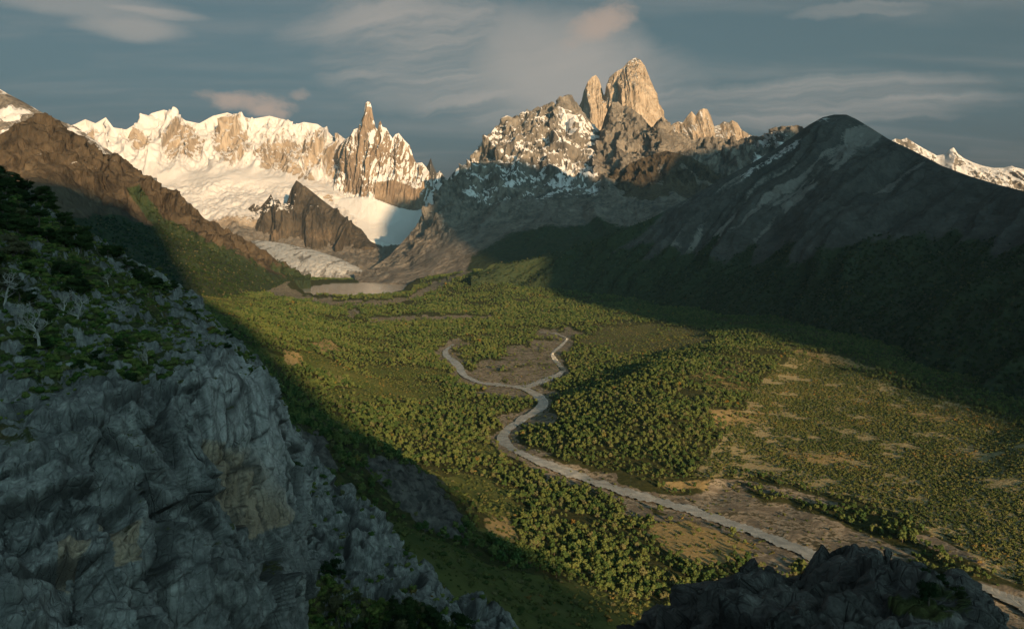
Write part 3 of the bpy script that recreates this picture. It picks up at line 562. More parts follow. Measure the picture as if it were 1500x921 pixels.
def build_ground():
    nu, nv = 640, 430
    u = np.linspace(-250, 1800, nu); inv = np.linspace((1/210.)**0.62, (1/9500.)**0.62, nv)**(1/0.62)
    d = 1/inv
    x = (u[None]-CX)/F*d[:, None]; y = np.repeat(d[:, None], nu, 1)
    z = ground_z(x, y)
    X = np.stack([x, y, z], -1); px, py = proj(X)
    # rivers cut their beds
    bed = np.zeros_like(z); nbed = fbm(X/25., 3)
    for r in (RIVER, BRANCH, SIDE):
        dd, w = line_d(px, py*1.0, r); bed = np.maximum(bed, sstep(w*0.72-dd+nbed*4.0, -2, 2))
    X[..., 2] -= bed*1.2
    bars = np.zeros_like(z)
    for r in (RIVER, BRANCH): dd, w = line_d(px, py, r); bars = np.maximum(bars, sstep(w*(0.75+1.3*sstep(fbm(X/120.+17, 3), -0.1, 0.5))+2-dd+nbed*5.0, -2.5, 2.5))
    a = {}
    nz_ = fbm(X/70., 4); nf = fbm(X/22., 3)
    def pm(poly, soft=8, k=10): return sstep(poly_sd(px, py, poly)+nz_*k+nf*3, -soft, soft)
    gravel = np.maximum.reduce([
        pm([(930, 728), (1000, 722), (1080, 722), (1160, 740), (1230, 765), (1290, 790), (1345, 815), (1330, 832), (1260, 832), (1190, 808), (1100, 768), (1000, 738)], 7, 9),
        pm([(1028, 701), (1060, 700), (1110, 708), (1160, 716), (1232, 738), (1225, 744), (1150, 728), (1080, 712), (1035, 709)], 3, 2),
        pm([(1330, 778), (1360, 782), (1430, 815), (1445, 830), (1400, 815), (1340, 792)], 3, 2),
        (0.5+0.5*sstep(nz_+nf*0.5, -0.35, 0.15))*pm([(690, 540), (760, 505), (830, 480), (850, 490), (820, 520), (825, 548), (780, 562), (700, 556)], 6, 12),
        pm([(635, 520), (650, 508), (690, 498), (688, 503), (660, 513), (645, 526)], 2, 2),
        0.95*pm([(535, 466), (620, 461), (720, 461), (720, 467), (620, 470), (540, 472)], 2, 2),
        pm([(420, 418), (432, 424), (445, 433), (500, 440), (560, 441), (600, 434), (625, 420), (650, 408), (690, 394), (692, 400), (660, 412), (630, 428), (600, 440), (560, 448), (480, 446), (420, 436), (380, 425), (395, 402), (430, 398)], 3, 3),
        pm([(505, 455), (520, 452), (528, 460), (512, 464)], 2, 2),
        pm([(1370, 868), (1420, 850), (1500, 862), (1700, 900), (1700, 960), (1500, 940)], 6, 5), bed, 0.95*bars])
    meadow = pm([(850, 500), (880, 478), (960, 472), (1030, 490), (1040, 500), (960, 522), (890, 512)], 8, 8)
    grass = np.maximum.reduce([
        pm([(480, 575), (560, 555), (640, 560), (650, 580), (560, 590), (490, 590)], 6, 8), pm([(500, 545), (600, 535), (660, 548), (600, 556)], 5, 8),
        pm([(280, 425), (330, 420), (380, 445), (330, 458), (290, 450)], 10, 10), pm([(620, 690), (700, 690), (770, 745), (720, 760), (640, 715)], 8, 10), pm([(690, 770), (760, 775), (750, 800), (690, 790)], 6, 6),
        pm([(440, 660), (520, 740), (640, 790), (720, 830), (860, 860), (960, 880), (1000, 930), (900, 990), (600, 990), (480, 880), (420, 760)], 10, 8)])
    dry = np.maximum.reduce([
        pm([(448, 505), (480, 498), (500, 512), (470, 518)], 3, 4), pm([(415, 512), (440, 520), (445, 535), (420, 535)], 3, 4),
        pm([(940, 780), (1010, 760), (1120, 795), (1140, 820), (1040, 830), (980, 805)], 8, 8), pm([(700, 755), (745, 760), (765, 800), (720, 790)], 5, 5), pm([(1120, 660), (1240, 665), (1240, 680), (1130, 675)], 5, 9),
        pm([(1140, 505), (1220, 520), (1290, 540), (1270, 545), (1170, 520)], 4, 4), pm([(1040, 600), (1120, 600), (1110, 625), (1060, 625)], 8, 10), pm([(1330, 605), (1400, 600), (1420, 615), (1340, 625)], 6, 9),
        pm([(960, 708), (1040, 700), (1060, 712), (980, 722)], 4, 5), pm([(1000, 545), (1090, 520), (1120, 560), (1080, 590)], 8, 14)*0.5])
    plain = pm([(1060, 640), (1110, 560), (1160, 520), (1300, 560), (1430, 605), (1700, 680), (1700, 900), (1480, 850), (1300, 745), (1120, 695), (1010, 700)], 10, 8)
    clear = sstep(fbm(X/170.+31, 4)+0.25*nf, 0.22, 0.42)*sstep(760-GPXf(px, py), -20, 20)*sstep(py, 470, 500)*(1-sstep(py, 770, 790))*sstep(X[..., 2], 16, 24)
    grass = np.maximum(grass, 0.95*clear)
    rockk = np.maximum(pm([(520, 660), (570, 668), (640, 700), (690, 760), (680, 782), (620, 775), (560, 720)], 8, 10), pm([(428, 622), (470, 640), (500, 690), (440, 700)], 8, 8))
    X[..., 2] += rockk*(ridged(X/26., 4)-0.4)*14
    a = {'gravel': gravel, 'grass': np.clip(grass+0.7*meadow, 0, 1), 'dry': dry, 'plain': plain, 'rocky': rockk, 'meadow': meadow}
    me = mesh_from('valley_floor', X, grid_faces(nv, nu)[:, ::-1], a)
    obj('valley_floor', me, M['ground'], kind='structure', label='wide green valley floor with gravel flats and shrubland')
    return X, a, px, py
def mat_ground():
    m, n = mat_new('valley_ground'); g = n.n('ShaderNodeNewGeometry').outputs['Position']
    f1 = n.noise(g, 1/45., 6, 0.6, 0.5); f2 = n.noise(g, 1/7., 5, 0.65); f3 = n.noise(g, 1/2.2, 4, 0.6)
    bra = n.noise(n.mapping(g, (1, 1, 1), (0, 0, 0.5)), 1/60., 5, 0.6, 2.2)
    jit = n.math('ADD', n.math('MULTIPLY', n.math('SUBTRACT', f2, 0.5), 0.7), n.math('MULTIPLY', n.math('SUBTRACT', f1, 0.5), 0.6))
    def mask(a, k=1.0, lo=0.4, hi=0.6): return n.step(n.math('ADD', attr(n, a), n.math('MULTIPLY', jit, k)), lo, hi)
    under = n.mix(n.step(f2, 0.3, 0.7), rgb(0.022, 0.032, 0.012), rgb(0.060, 0.062, 0.022))
    pl = n.mix(n.step(f3, 0.35, 0.65), rgb(0.19, 0.17, 0.085), rgb(0.36, 0.31, 0.18))
    pl = n.mix(n.step(f1, 0.5, 0.75), pl, rgb(0.33, 0.27, 0.155))
    col = n.mix(mask('plain', 0.6), under, pl)
    gr = n.mix(n.step(f1, 0.3, 0.7), rgb(0.050, 0.078, 0.022), rgb(0.105, 0.115, 0.038))
    col = n.mix(mask('grass', 0.7), col, gr)
    col = n.mix(n.math('MULTIPLY', mask('meadow', 0.8), 0.7), col, rgb(0.11, 0.10, 0.06))
    col = n.mix(mask('dry', 0.9, 0.4, 0.75), col, n.mix(f2, rgb(0.22, 0.165, 0.07), rgb(0.36, 0.28, 0.14)))
    gv = n.mix(n.step(bra, 0.42, 0.58), rgb(0.14, 0.125, 0.10), rgb(0.30, 0.265, 0.21))
    gv = n.mix(n.step(n.math('ADD', n.math('MULTIPLY', f2, 0.5), n.math('MULTIPLY', bra, 0.5)), 0.50, 0.58), gv, rgb(0.075, 0.07, 0.045))
    col = n.mix(mask('gravel', 0.9, 0.38, 0.66), col, gv)
    rk = n.mix(n.step(f2, 0.35, 0.65), rgb(0.05, 0.05, 0.048), rgb(0.13, 0.125, 0.115))
    col = n.mix(mask('rocky', 0.8), col, rk)
    finish(n, col, 0.95, n.math('ADD', n.math('MULTIPLY', f2, 2.0), n.math('MULTIPLY', f3, 0.7)), 0.7, 1.0, 0.1)
    return m
M['ground'] = mat_ground()
GX, GA, GPX, GPY = build_ground()

def mat_water(name, c0, c1, sc, rough):
    m, n = mat_new(name); g = n.n('ShaderNodeNewGeometry').outputs['Position']
    f = n.noise(n.mapping(g, (1, 1, 1), (0, 0, 0.4)), 1/sc, 5, 0.6, 0.4); r = n.noise(g, 1/(sc*0.12), 3, 0.5)
    rip = n.n('ShaderNodeTexWave', {'Vector': g, 'Scale': 0.35/sc*4, 'Distortion': 6.0, 'Detail': 3.0}).outputs[1]
    finish(n, n.mix(n.step(f, 0.35, 0.68), rgb(*c0), rgb(*c1)), rough, n.math('ADD', r, n.math('MULTIPLY', rip, 0.6)), 0.35, 0.5, 0.5)
    return m
M['river'] = mat_water('silty_river_water', (0.24, 0.25, 0.235), (0.40, 0.40, 0.365), 14, 0.22)
M['lake'] = mat_water('silty_lake_water', (0.26, 0.235, 0.19), (0.31, 0.28, 0.235), 160, 0.22)
def strip(pts, n=260):
    """water surface ribbon that follows a course over the ground"""
    p = np.asarray(pts, float); s = np.concatenate([[0], np.cumsum(np.hypot(*np.diff(p[:, :2], axis=0).T))]); t = np.linspace(0, s[-1], n)
    ker = np.array([1, 2, 3, 2, 1.])/9
    q = np.stack([np.interp(t, s, p[:, k]) for k in range(3)], -1)
    for _ in range(3):
        qq = np.concatenate([q[:1]]*2+[q]+[q[-1:]]*2); q = np.stack([np.convolve(qq[:, k], ker, 'valid') for k in range(3)], -1)
    # march the sight line of every course point down to the ground
    def hit(px, py):
        d = np.full(px.shape, 300.0); best = np.zeros(px.shape); done = np.zeros(px.shape, bool)
        for dd in np.geomspace(450, 6500, 420):
            pt = P(px, py, np.full(px.shape, dd)); below = pt[..., 2] < ground_base(pt[..., 0], pt[..., 1])
            best = np.where(below & ~done, dd, best); done |= below
        return P(px, py, np.where(done, best, 2000))
    mid = hit(q[:, 0], q[:, 1])
    edge = hit(q[:, 0]+1, q[:, 1]); mpp = mid[:, 1]/F
    tang = np.gradient(mid[:, :2], axis=0); tang /= np.linalg.norm(tang, axis=1)[:, None]+1e-9
    for _ in range(4):
        tt = np.concatenate([tang[:1]]*2+[tang]+[tang[-1:]]*2); tang = np.stack([np.convolve(tt[:, k], ker, 'valid') for k in range(2)], -1)
    nor = np.stack([-tang[:, 1], tang[:, 0]], -1)
    # width in metres from the seen width: foreshortening depends on the course's direction
    w = q[:, 2]*mpp
    fs = np.sqrt(nor[:, 0]**2+(nor[:, 1]*CAMZ/mid[:, 1])**2)
    nc = 9; V = []
    jl = fbm(np.stack([t/22, 0*t, 0*t], -1), 5)*0.42; jr = fbm(np.stack([t/22, 0*t+50, 0*t], -1), 5)*0.42
    for k in range(nc):
        e = -1+2*k/(nc-1); wob = 1+(jl if e < 0 else jr)
        half = np.clip(w/np.clip(fs, 0.22, 1)*0.66, 5, 48)*np.clip(wob+0.25*fbm(np.stack([t/70, 0*t+9, 0*t], -1), 2), 0.45, 1.7)
        xy = mid[:, :2]+nor*(half*e)[:, None]
        V.append(np.concatenate([xy, (mid[:, 2])[:, None]], 1))
    V = np.stack(V, 1)
    z = ground_z(V[..., 0], V[..., 1]); zz = np.convolve(np.pad(z.mean(1), 6, 'edge'), np.ones(13)/13, 'valid')
    V[..., 2] = zz[:, None]+0.7
    return V
for pts, name, lab in ((RIVER, 'river', 'grey silty river winding down the valley'), (BRANCH, 'river', 'thin braided side channel of the river'), (SIDE, 'river', 'river bend at the lower right edge')):
    V = strip(pts, 300); obj(name, mesh_from(name, V, grid_faces(V.shape[0], V.shape[1])), M['river'], kind='structure', label=lab)
lv = np.concatenate([[lake_xyz.mean(0)], lake_xyz]); lv[:, :2] = lv[0, :2]+(lv[:, :2]-lv[0, :2])*1.02; lv[:, 2] = LAKE_Z
nl = len(lake_xyz); obj('lake', mesh_from('lake', lv, [(0, k+1, (k+1) % nl+1) for k in range(nl)]), M['lake'], kind='structure', label='pale silty glacial lake at the foot of the glacier')

# glacier tongue
def glacier():
    rows = [[(366, 352, 8300), (400, 358, 8300), (440, 364, 8300)], [(372, 360, 7800), (420, 364, 7800), (470, 370, 7800)], [(385, 374, 7200), (450, 374, 7200), (500, 380, 7200)], [(408, 388, 6700), (470, 386, 6700), (528, 394, 6700)], [(432, 399, 6400), (490, 398, 6400), (542, 403, 6400)], [(445, 408, 6250), (500, 409, 6200), (548, 409, 6250)]]
    R = np.array([resample(P(*np.array(r).T), 160) for r in rows])
    X, t = loft(R, 150, sharp=())
    s = np.linspace(-1, 1, 160)[None]
    X[..., 2] += (15*(1-s**2)+5)*(1-0.9*sstep(t[:, None]+0*s, 3.2, 5))+(ridged(X*np.array([1/40., 1/110., 0]), 4)-0.4)*16*(1-s**4)
    px, py = proj(X)
    dirt = sstep(fbm(X*np.array([1/60., 1/500., 0]), 4), 0.05, 0.5)*0.7+0.6*sstep(np.abs(s), 0.8, 1)
    terrain('glacier', X, M['ice'], {'snow': 0.8-0.55*dirt-0.25*sstep(t[:, None]+0*s, 3.6, 5)}, 'grey glacier tongue reaching down to the lake')
M['ice'] = mat_mountain('glacier_ice', (0.16, 0.155, 0.145), (0.28, 0.275, 0.26), 5, snow=(0.44, 0.45, 0.45))
glacier()

# ------------------------------------------------------------------ unseen ridges added behind the viewer, crests shaped to shade the valley
def rear_ridge(name, s_r, prof, label):
    """an unseen ridge added to cast shade: prof = (position across the light, crest height)"""
    ca, sa = math.cos(az), math.sin(az)
    a_ = np.array([p[0] for p in prof], float); zz = np.array([p[1] for p in prof], float)
    u = np.linspace(a_[0], a_[-1], 260); h = np.interp(u, a_, zz)
    nv = 50; t = np.linspace(-1, 1, nv)
    s = s_r+t[:, None]*np.clip(h[None]*1.7, 150, 3200)*np.where(t[:, None] > 0, 0.55, 1.0)
    z = (h[None]+30)*(1-np.abs(t[:, None]))-30
    X = np.stack([ca*u[None]-sa*s, sa*u[None]+ca*s, z], -1)
    X[..., 2] += fbm(X/400., 4)*70*np.clip(1-np.abs(t[:, None]), 0, 1)*np.clip(np.abs(t[:, None])*4, 0.25, 1)*np.clip(h[None]/500, 0, 1)
    terrain(name, X, M['slope'], {'scree': 0.5+0.5*fbm(X/300., 3), 'veg': 0.9*sstep(-X[..., 2], -500, -200), 'snow': sstep(X[..., 2], 2000, 2500)}, label)
REAR_L = [(-9000, 2250), (-2500, 2250), (-600, 2340), (-200, 2340), (0, 2320), (150, 2240), (205, 2130), (250, 1760), (295, 1340), (340, 1190), (420, 1080), (500, 940), (560, 500), (610, -40)]
REAR_R = [(1070, -40), (1110, 400), (1150, 700), (1230, 880), (1400, 980), (1550, 1050), (1750, 1170), (1900, 1400), (2100, 1940), (2300, 2470), (2500, 2870), (2750, 3180), (3000, 3120), (3300, 3040), (3500, 2760), (3650, 2520), (3900, 2690), (4200, 2900), (5000, 3150), (8000, 3150)]
rear_ridge('shade_ridge_behind_viewer', -6000, REAR_L, 'unseen shading ridge added behind the viewer left of the valley mouth')
rear_ridge('shade_ridge_behind_viewer', -4000, REAR_R, 'unseen shading ridge added behind the viewer right of the valley mouth')
# land below everything, out to the horizon
v = np.array([[-16000, -16000, -14], [16000, -16000, -14], [16000, 16000, -14], [-16000, 16000, -14]], float)
obj('ground', mesh_from('ground', v, [(0, 1, 2, 3)], {k: np.zeros(4) for k in ('gravel', 'grass', 'dry', 'plain', 'rocky', 'meadow')}), M['ground'], kind='structure', label='low ground spreading out below the mountains')

# ------------------------------------------------------------------ near rocks
def mat_cliff(name, dark, mid, light, tan, tint_tan=0.5):
    m, n = mat_new(name); g = n.n('ShaderNodeNewGeometry').outputs['Position']
    f1 = n.noise(g, 1/9., 6, 0.62); f2 = n.noise(g, 1/1.6, 6, 0.68); f3 = n.noise(n.mapping(g, (1, 1, 0.14)), 1/2.4, 6, 0.64)
    f4 = n.noise(g, 1/0.35, 4, 0.6)
    col = n.mix(n.step(n.math('ADD', n.math('MULTIPLY', f1, 0.5), n.math('MULTIPLY', f2, 0.5)), 0.38, 0.62), rgb(*dark), rgb(*mid))
    col = n.mix(n.math('MULTIPLY', n.step(f3, 0.52, 0.7), 0.65), col, rgb(*light))
    col = n.mix(n.math('MULTIPLY', n.step(n.math('ADD', attr(n, 'tan'), n.math('MULTIPLY', n.math('SUBTRACT', f2, 0.5), 1.0)), 0.45, 0.65), tint_tan), col, rgb(*tan))
    col = n.mix(n.math('MULTIPLY', n.step(f3, 0.5, 0.3), 0.55), col, rgb(*[c*0.6 for c in dark]))
    col = n.mix(n.math('MULTIPLY', attr(n, 'pale'), 0.85), col, n.mix(n.step(f3, 0.3, 0.6), rgb(*mid), rgb(*[min(0.5, c*1.15) for c in light])))
    col = n.mix(n.math('MULTIPLY', attr(n, 'crack'), 0.8), col, rgb(*[c*0.3 for c in dark]))
    wv = n.n('ShaderNodeVectorMath', {0: n.mapping(g, (1, 1, 0.45), (0.12, 0.25, 0)), 1: n.n('ShaderNodeTexNoise', {'Vector': g, 'Scale': 0.12, 'Detail': 2.0}).outputs['Color']}, operation='ADD').outputs[0]
    k1 = n.n('ShaderNodeTexVoronoi', {'Vector': wv, 'Scale': 0.33}, feature='DISTANCE_TO_EDGE').outputs['Distance']; k2 = n.n('ShaderNodeTexVoronoi', {'Vector': wv, 'Scale': 0.9}, feature='DISTANCE_TO_EDGE').outputs['Distance']
    kk = n.math('MULTIPLY', n.step(k1, 0.0, 0.05), n.math('ADD', 0.35, n.math('MULTIPLY', n.step(k2, 0.0, 0.06), 0.65)))
    col = n.mix(kk, n.mix(0.14, col, rgb(*[c*0.25 for c in dark])), col)
    vg = n.mix(n.step(f2, 0.35, 0.65), rgb(0.020, 0.034, 0.012), rgb(0.070, 0.080, 0.028))
    vg = n.mix(n.step(f1, 0.56, 0.7), vg, rgb(0.10, 0.085, 0.040))
    col = n.mix(n.step(n.math('ADD', attr(n, 'veg'), n.math('ADD', n.math('MULTIPLY', n.math('SUBTRACT', f2, 0.5), 1.1), n.math('MULTIPLY', n.math('SUBTRACT', f1, 0.5), 0.8))), 0.42, 0.58), col, vg)
    h = n.math('ADD', n.math('ADD', n.math('MULTIPLY', f2, 0.8), n.math('MULTIPLY', kk, 0.35)), n.math('ADD', n.math('MULTIPLY', f4, 0.18), n.math('MULTIPLY', f3, 0.5)))
    finish(n, col, 0.9, h, 0.8, 1.0, 0.2)
    return m
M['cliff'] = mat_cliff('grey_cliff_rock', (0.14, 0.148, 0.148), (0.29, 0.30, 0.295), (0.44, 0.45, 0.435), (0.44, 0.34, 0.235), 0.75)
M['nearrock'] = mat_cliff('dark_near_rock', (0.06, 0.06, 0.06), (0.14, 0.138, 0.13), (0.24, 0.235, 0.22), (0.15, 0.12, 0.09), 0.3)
def craggy(X, n, amp, big=11.0, seed=0.0, tall=2.2):
    """fractured blocks: cells of several sizes set in and out, joints between them cut back"""
    p = X+np.stack([fbm(X/12.+seed, 3), fbm(X/12.+seed+9, 3), fbm(X/12.+seed+19, 3)], -1)*0.35
    out = 0; crack = 0
    for k, (sz, a) in enumerate(((big, 2.2), (big*0.42, 1.0), (big*0.17, 0.5), (big*0.075, 0.2))):
        w1, w2, wid, tl = worley(p/np.array([sz, sz, sz*tall])+seed+k*5.1, True)
        e = sstep(w2-w1, 0.0, 0.10)
        out = out+a*((wid-0.5)*1.5+(e-1)*0.25+tl*2.0)
        crack = np.maximum(crack, (1-sstep(w2-w1, 0.0, 0.07))*(1.0, 0.75, 0.45, 0.2)[k])
    out = out+(ridged(X/5.+seed, 5)-0.45)*0.5+fbm(X/1.3+seed, 3)*0.18
    for ax in (0, 1):
        o_ = np.pad(out, [(1, 1) if k_ == ax else (0, 0) for k_ in (0, 1)], 'edge'); out = (np.take(o_, range(0, out.shape[ax]), ax)+2*out+np.take(o_, range(2, out.shape[ax]+2), ax))/4
    return X+n*(out*amp)[..., None], crack
def near_terrain(name, X, mat, attrs, label):
    me = mesh_from(name, X, grid_faces(X.shape[0], X.shape[1]), {k: attrs.get(k, np.zeros(X.shape[:2])) for k in ('veg', 'crack', 'tan', 'pale')})
    return obj(name, me, mat, kind='structure', label=label)
def P_rows(rows, nu): return np.array([resample(P(*np.array(r, float).T), nu) for r in rows])

def left_cliff():
    rows = [
     [(-110, 330, 330), (0, 345, 320), (100, 390, 300), (200, 440, 290), (275, 490, 285), (350, 560, 285), (395, 620, 285), (400, 660, 290), (380, 700, 330)],
     [(-110, 225, 262), (-40, 252, 250), (0, 272, 240), (28, 276, 238), (50, 287, 235), (75, 312, 230), (100, 330, 226), (150, 358, 222), (200, 383, 220), (240, 403, 220), (275, 435, 220), (310, 470, 220), (350, 502, 222), (380, 530, 225), (400, 562, 228), (411, 600, 234), (408, 650, 262)],
     [(-110, 390, 178), (0, 400, 175), (100, 430, 172), (200, 460, 175), (270, 490, 182), (330, 520, 190), (378, 546, 203), (404, 580, 214), (415, 635, 224), (410, 690, 256)],
     [(-110, 660, 121), (0, 645, 123), (100, 612, 128), (180, 582, 136), (240, 576, 146), (285, 548, 152), (335, 546, 165), (384, 566, 182), (408, 606, 198), (419, 675, 218), (413, 720, 250)],
     [(-110, 725, 116), (0, 708, 117), (100, 672, 122), (190, 636, 131), (250, 640, 142), (270, 625, 146), (290, 600, 148), (340, 600, 160), (388, 620, 176), (412, 660, 194), (422, 710, 216), (415, 750, 245)],
     [(-110, 790, 112), (0, 775, 112), (110, 745, 117), (210, 706, 128), (258, 720, 139), (280, 720, 144), (300, 690, 147), (345, 700, 155), (388, 710, 170), (414, 730, 188), (425, 770, 212), (418, 800, 240)],
     [(-110, 880, 106), (0, 860, 104), (120, 825, 110), (220, 800, 122), (268, 800, 132), (300, 790, 140), (340, 790, 147), (388, 800, 162), (417, 800, 184), (428, 820, 208), (420, 850, 236)],
     [(-110, 1040, 92), (0, 1040, 92), (150, 1040, 98), (260, 1020, 110), (330, 980, 124), (370, 940, 140), (402, 900, 158), (422, 880, 178), (433, 880, 203), (424, 900, 230)],
     [(-110, 1300, 80), (150, 1300, 85), (330, 1200, 110), (410, 1100, 145), (440, 1050, 200), (430, 1050, 225)]]
    nu, nv = 480, 520
    X, t = loft(P_rows(rows, nu), nv, [0.4, 1.3, 1.4, 0.6, 0.7, 0.9, 1.3, 0.6], sharp=(1,))
    T = np.repeat(t[:, None], nu, 1); n = grid_normals(X)
    n *= np.where((n*(np.array([0, 0, CAMZ+40])-X)).sum(-1, keepdims=True) < 0, -1, 1)
    px, py = proj(X)
    Tn = T+fbm(X/16.+2, 3)*0.75-0.35*(1-sstep(px, 180, 290)); face = sstep(Tn, 2.0, 3.2); slope = sstep(T, 0.3, 0.5)
    X2, crack = craggy(X, n, 1.25, 10.0, 0.0, 2.6)
    X2 = X2+n*((ridged(X*np.array([1/16., 1/16., 1/60.]), 4)-0.45)*1.6)[..., None]
    X3, crack3 = craggy(X, n, 0.40, 5.0, 7.0, 0.8); X3 = X3+n*(fbm(X/18., 4)*2.2)[..., None]
    pil = sstep(poly_sd(px, py, [(290, 540), (350, 535), (400, 580), (412, 640), (300, 650)]), -10, 10)[..., None]; X2 = X2*(1-0.6*pil)+0.6*pil*(X+n*((ridged(X*np.array([1/9., 1/9., 1/40.]), 3)-0.45)*2.5)[..., None])
    f = (face*slope)[..., None]; X = np.where(slope[..., None] > 0, X2*f+X3*(1-f), X)
    nz = grid_normals(X); nz *= np.where((nz*(np.array([0, 0, CAMZ+40])-X)).sum(-1, keepdims=True) < 0, -1, 1)
    veg = (1-face)*(0.16+0.55*sstep(nz[..., 2], 0.35, 0.85)+0.25*fbm(X/9., 4)-0.25*sstep(px, 210, 330))*slope+0.45*face*sstep(nz[..., 2], 0.45, 0.8)*sstep(fbm(X/12., 3), -0.2, 0.4)
    crk = crack*face+crack3*0.5*(1-face)
    tan = np.maximum.reduce([sstep(poly_sd(px, py, [(300, 640), (350, 650), (400, 650), (415, 760), (380, 790), (330, 740), (305, 690)]), -14, 14), 0.8*sstep(poly_sd(px, py, [(150, 750), (215, 755), (220, 830), (170, 830)]), -10, 10), 0.7*sstep(poly_sd(px, py, [(85, 780), (130, 790), (110, 850), (80, 840)]), -8, 8)])
    o = near_terrain('rock_cliff', X, M['cliff'], {'veg': veg, 'crack': crk, 'tan': tan, 'pale': sstep(poly_sd(px, py, [(285, 535), (350, 530), (400, 575), (418, 650), (425, 800), (370, 660), (300, 640)]), -12, 12)}, 'tall fractured grey rock cliff with scrub on top at the left')
    global CLIFF_X, CLIFF_VEG, CLIFF_T
    CLIFF_X, CLIFF_VEG, CLIFF_T = X, veg, T
    # lower cliff beyond
    rows = [
     [(410, 690, 460), (480, 740, 450), (560, 800, 430), (650, 900, 390), (760, 960, 360)],
     [(400, 610, 345), (425, 628, 342), (440, 655, 340), (470, 680, 340), (490, 705, 338), (510, 730, 336), (545, 745, 335), (562, 765, 332), (582, 802, 325), (600, 818, 322), (618, 832, 318), (632, 855, 312), (655, 872, 305), (700, 884, 298), (745, 900, 290), (770, 940, 285)],
     [(395, 690, 318), (440, 710, 312), (490, 745, 308), (540, 775, 304), (575, 815, 300), (610, 850, 292), (650, 888, 286), (700, 900, 280), (770, 960, 270)],
     [(390, 790, 290), (440, 800, 285), (500, 815, 280), (545, 840, 276), (590, 870, 270), (640, 910, 265), (770, 990, 255)],
     [(385, 870, 262), (440, 880, 258), (520, 895, 250), (580, 915, 245), (640, 945, 240), (770, 1030, 230)],
     [(380, 1100, 200), (520, 1100, 200), (770, 1150, 190)]]
    X, t = loft(P_rows(rows, 340), 270, [0.4, 1, 1, 0.8, 0.8])
    T = np.repeat(t[:, None], 340, 1); n = grid_normals(X); n *= np.where((n*(np.array([0, 0, CAMZ+40])-X)).sum(-1, keepdims=True) < 0, -1, 1)
    X2, crack = craggy(X, n, 1.25, 13.0, 20.0, 2.2)
    s = sstep(T, 0.25, 0.5)[..., None]; X = X2*s+X*(1-s)
    px, py = proj(X); nz = np.abs(grid_normals(X)[..., 2])
    veg = 0.75*sstep(poly_sd(px, py, [(400, 850), (480, 845), (560, 880), (640, 900), (700, 921), (700, 1000), (380, 1000)]), -14, 14)*(0.6+0.6*fbm(X/10., 3))+0.35*sstep(nz, 0.5, 0.8)+0.8*sstep(poly_sd(px, py, [(405, 640), (440, 690), (450, 760), (420, 770), (400, 700)]), -10, 10)
    tan = sstep(poly_sd(px, py, [(430, 800), (448, 800), (455, 870), (430, 860)]), -5, 8)
    near_terrain('rock_bluff', X, M['cliff'], {'veg': veg, 'crack': crack, 'tan': tan}, 'lower stepped rock bluff beside the green slope')
    global BLUFF_X, BLUFF_VEG
    BLUFF_X, BLUFF_VEG = X, veg
left_cliff()

def near_rock():
    crest = [(905, 1010, 72), (930, 955, 70), (955, 908, 68), (985, 880, 66), (1010, 860, 65), (1040, 843, 63), (1080, 826, 62), (1110, 820, 62), (1150, 833, 60), (1185, 828, 60), (1230, 815, 60), (1270, 822, 60), (1300, 834, 58), (1345, 829, 56), (1390, 846, 55), (1430, 868, 54), (1455, 890, 54), (1472, 921, 54), (1490, 990, 56)]
    rows = [[(x, y+70, d+26) for x, y, d in crest], crest, [(880, 1030, 60), (960, 935, 58), (1040, 885, 54), (1120, 865, 53), (1230, 860, 51), (1330, 870, 49), (1420, 905, 48), (1500, 1020, 50)],
            [(860, 1060, 48), (1000, 950, 44), (1150, 925, 42), (1300, 930, 41), (1420, 960, 41), (1510, 1060, 44)], [(840, 1200, 34), (1000, 1090, 32), (1200, 1060, 31), (1400, 1080, 31), (1540, 1200, 34)]]
    X, t = loft(P_rows(rows, 340), 210, [0.4, 1, 1, 0.8])
    T = np.repeat(t[:, None], 340, 1); n = grid_normals(X); n *= np.where((n*(np.array([0, -20, CAMZ+40])-X)).sum(-1, keepdims=True) < 0, -1, 1)
    X2, crack = craggy(X, n, 0.42, 6.0, 40.0, 0.7)
    X2 = X2+n*(fbm(X/6., 4)*0.8)[..., None]
    s = sstep(T, 0.25, 0.45)[..., None]; X = X2*s+X*(1-s)
    px, py = proj(X)
    veg = 0.7*sstep(poly_sd(px, py, [(1270, 845), (1340, 830), (1440, 870), (1460, 921), (1300, 900)]), -20, 20)*(0.55+0.8*fbm(X/3., 3))
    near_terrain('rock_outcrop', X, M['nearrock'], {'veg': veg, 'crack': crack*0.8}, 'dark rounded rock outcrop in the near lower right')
    global OUT_X, OUT_VEG
    OUT_X, OUT_VEG = X, veg
near_rock()

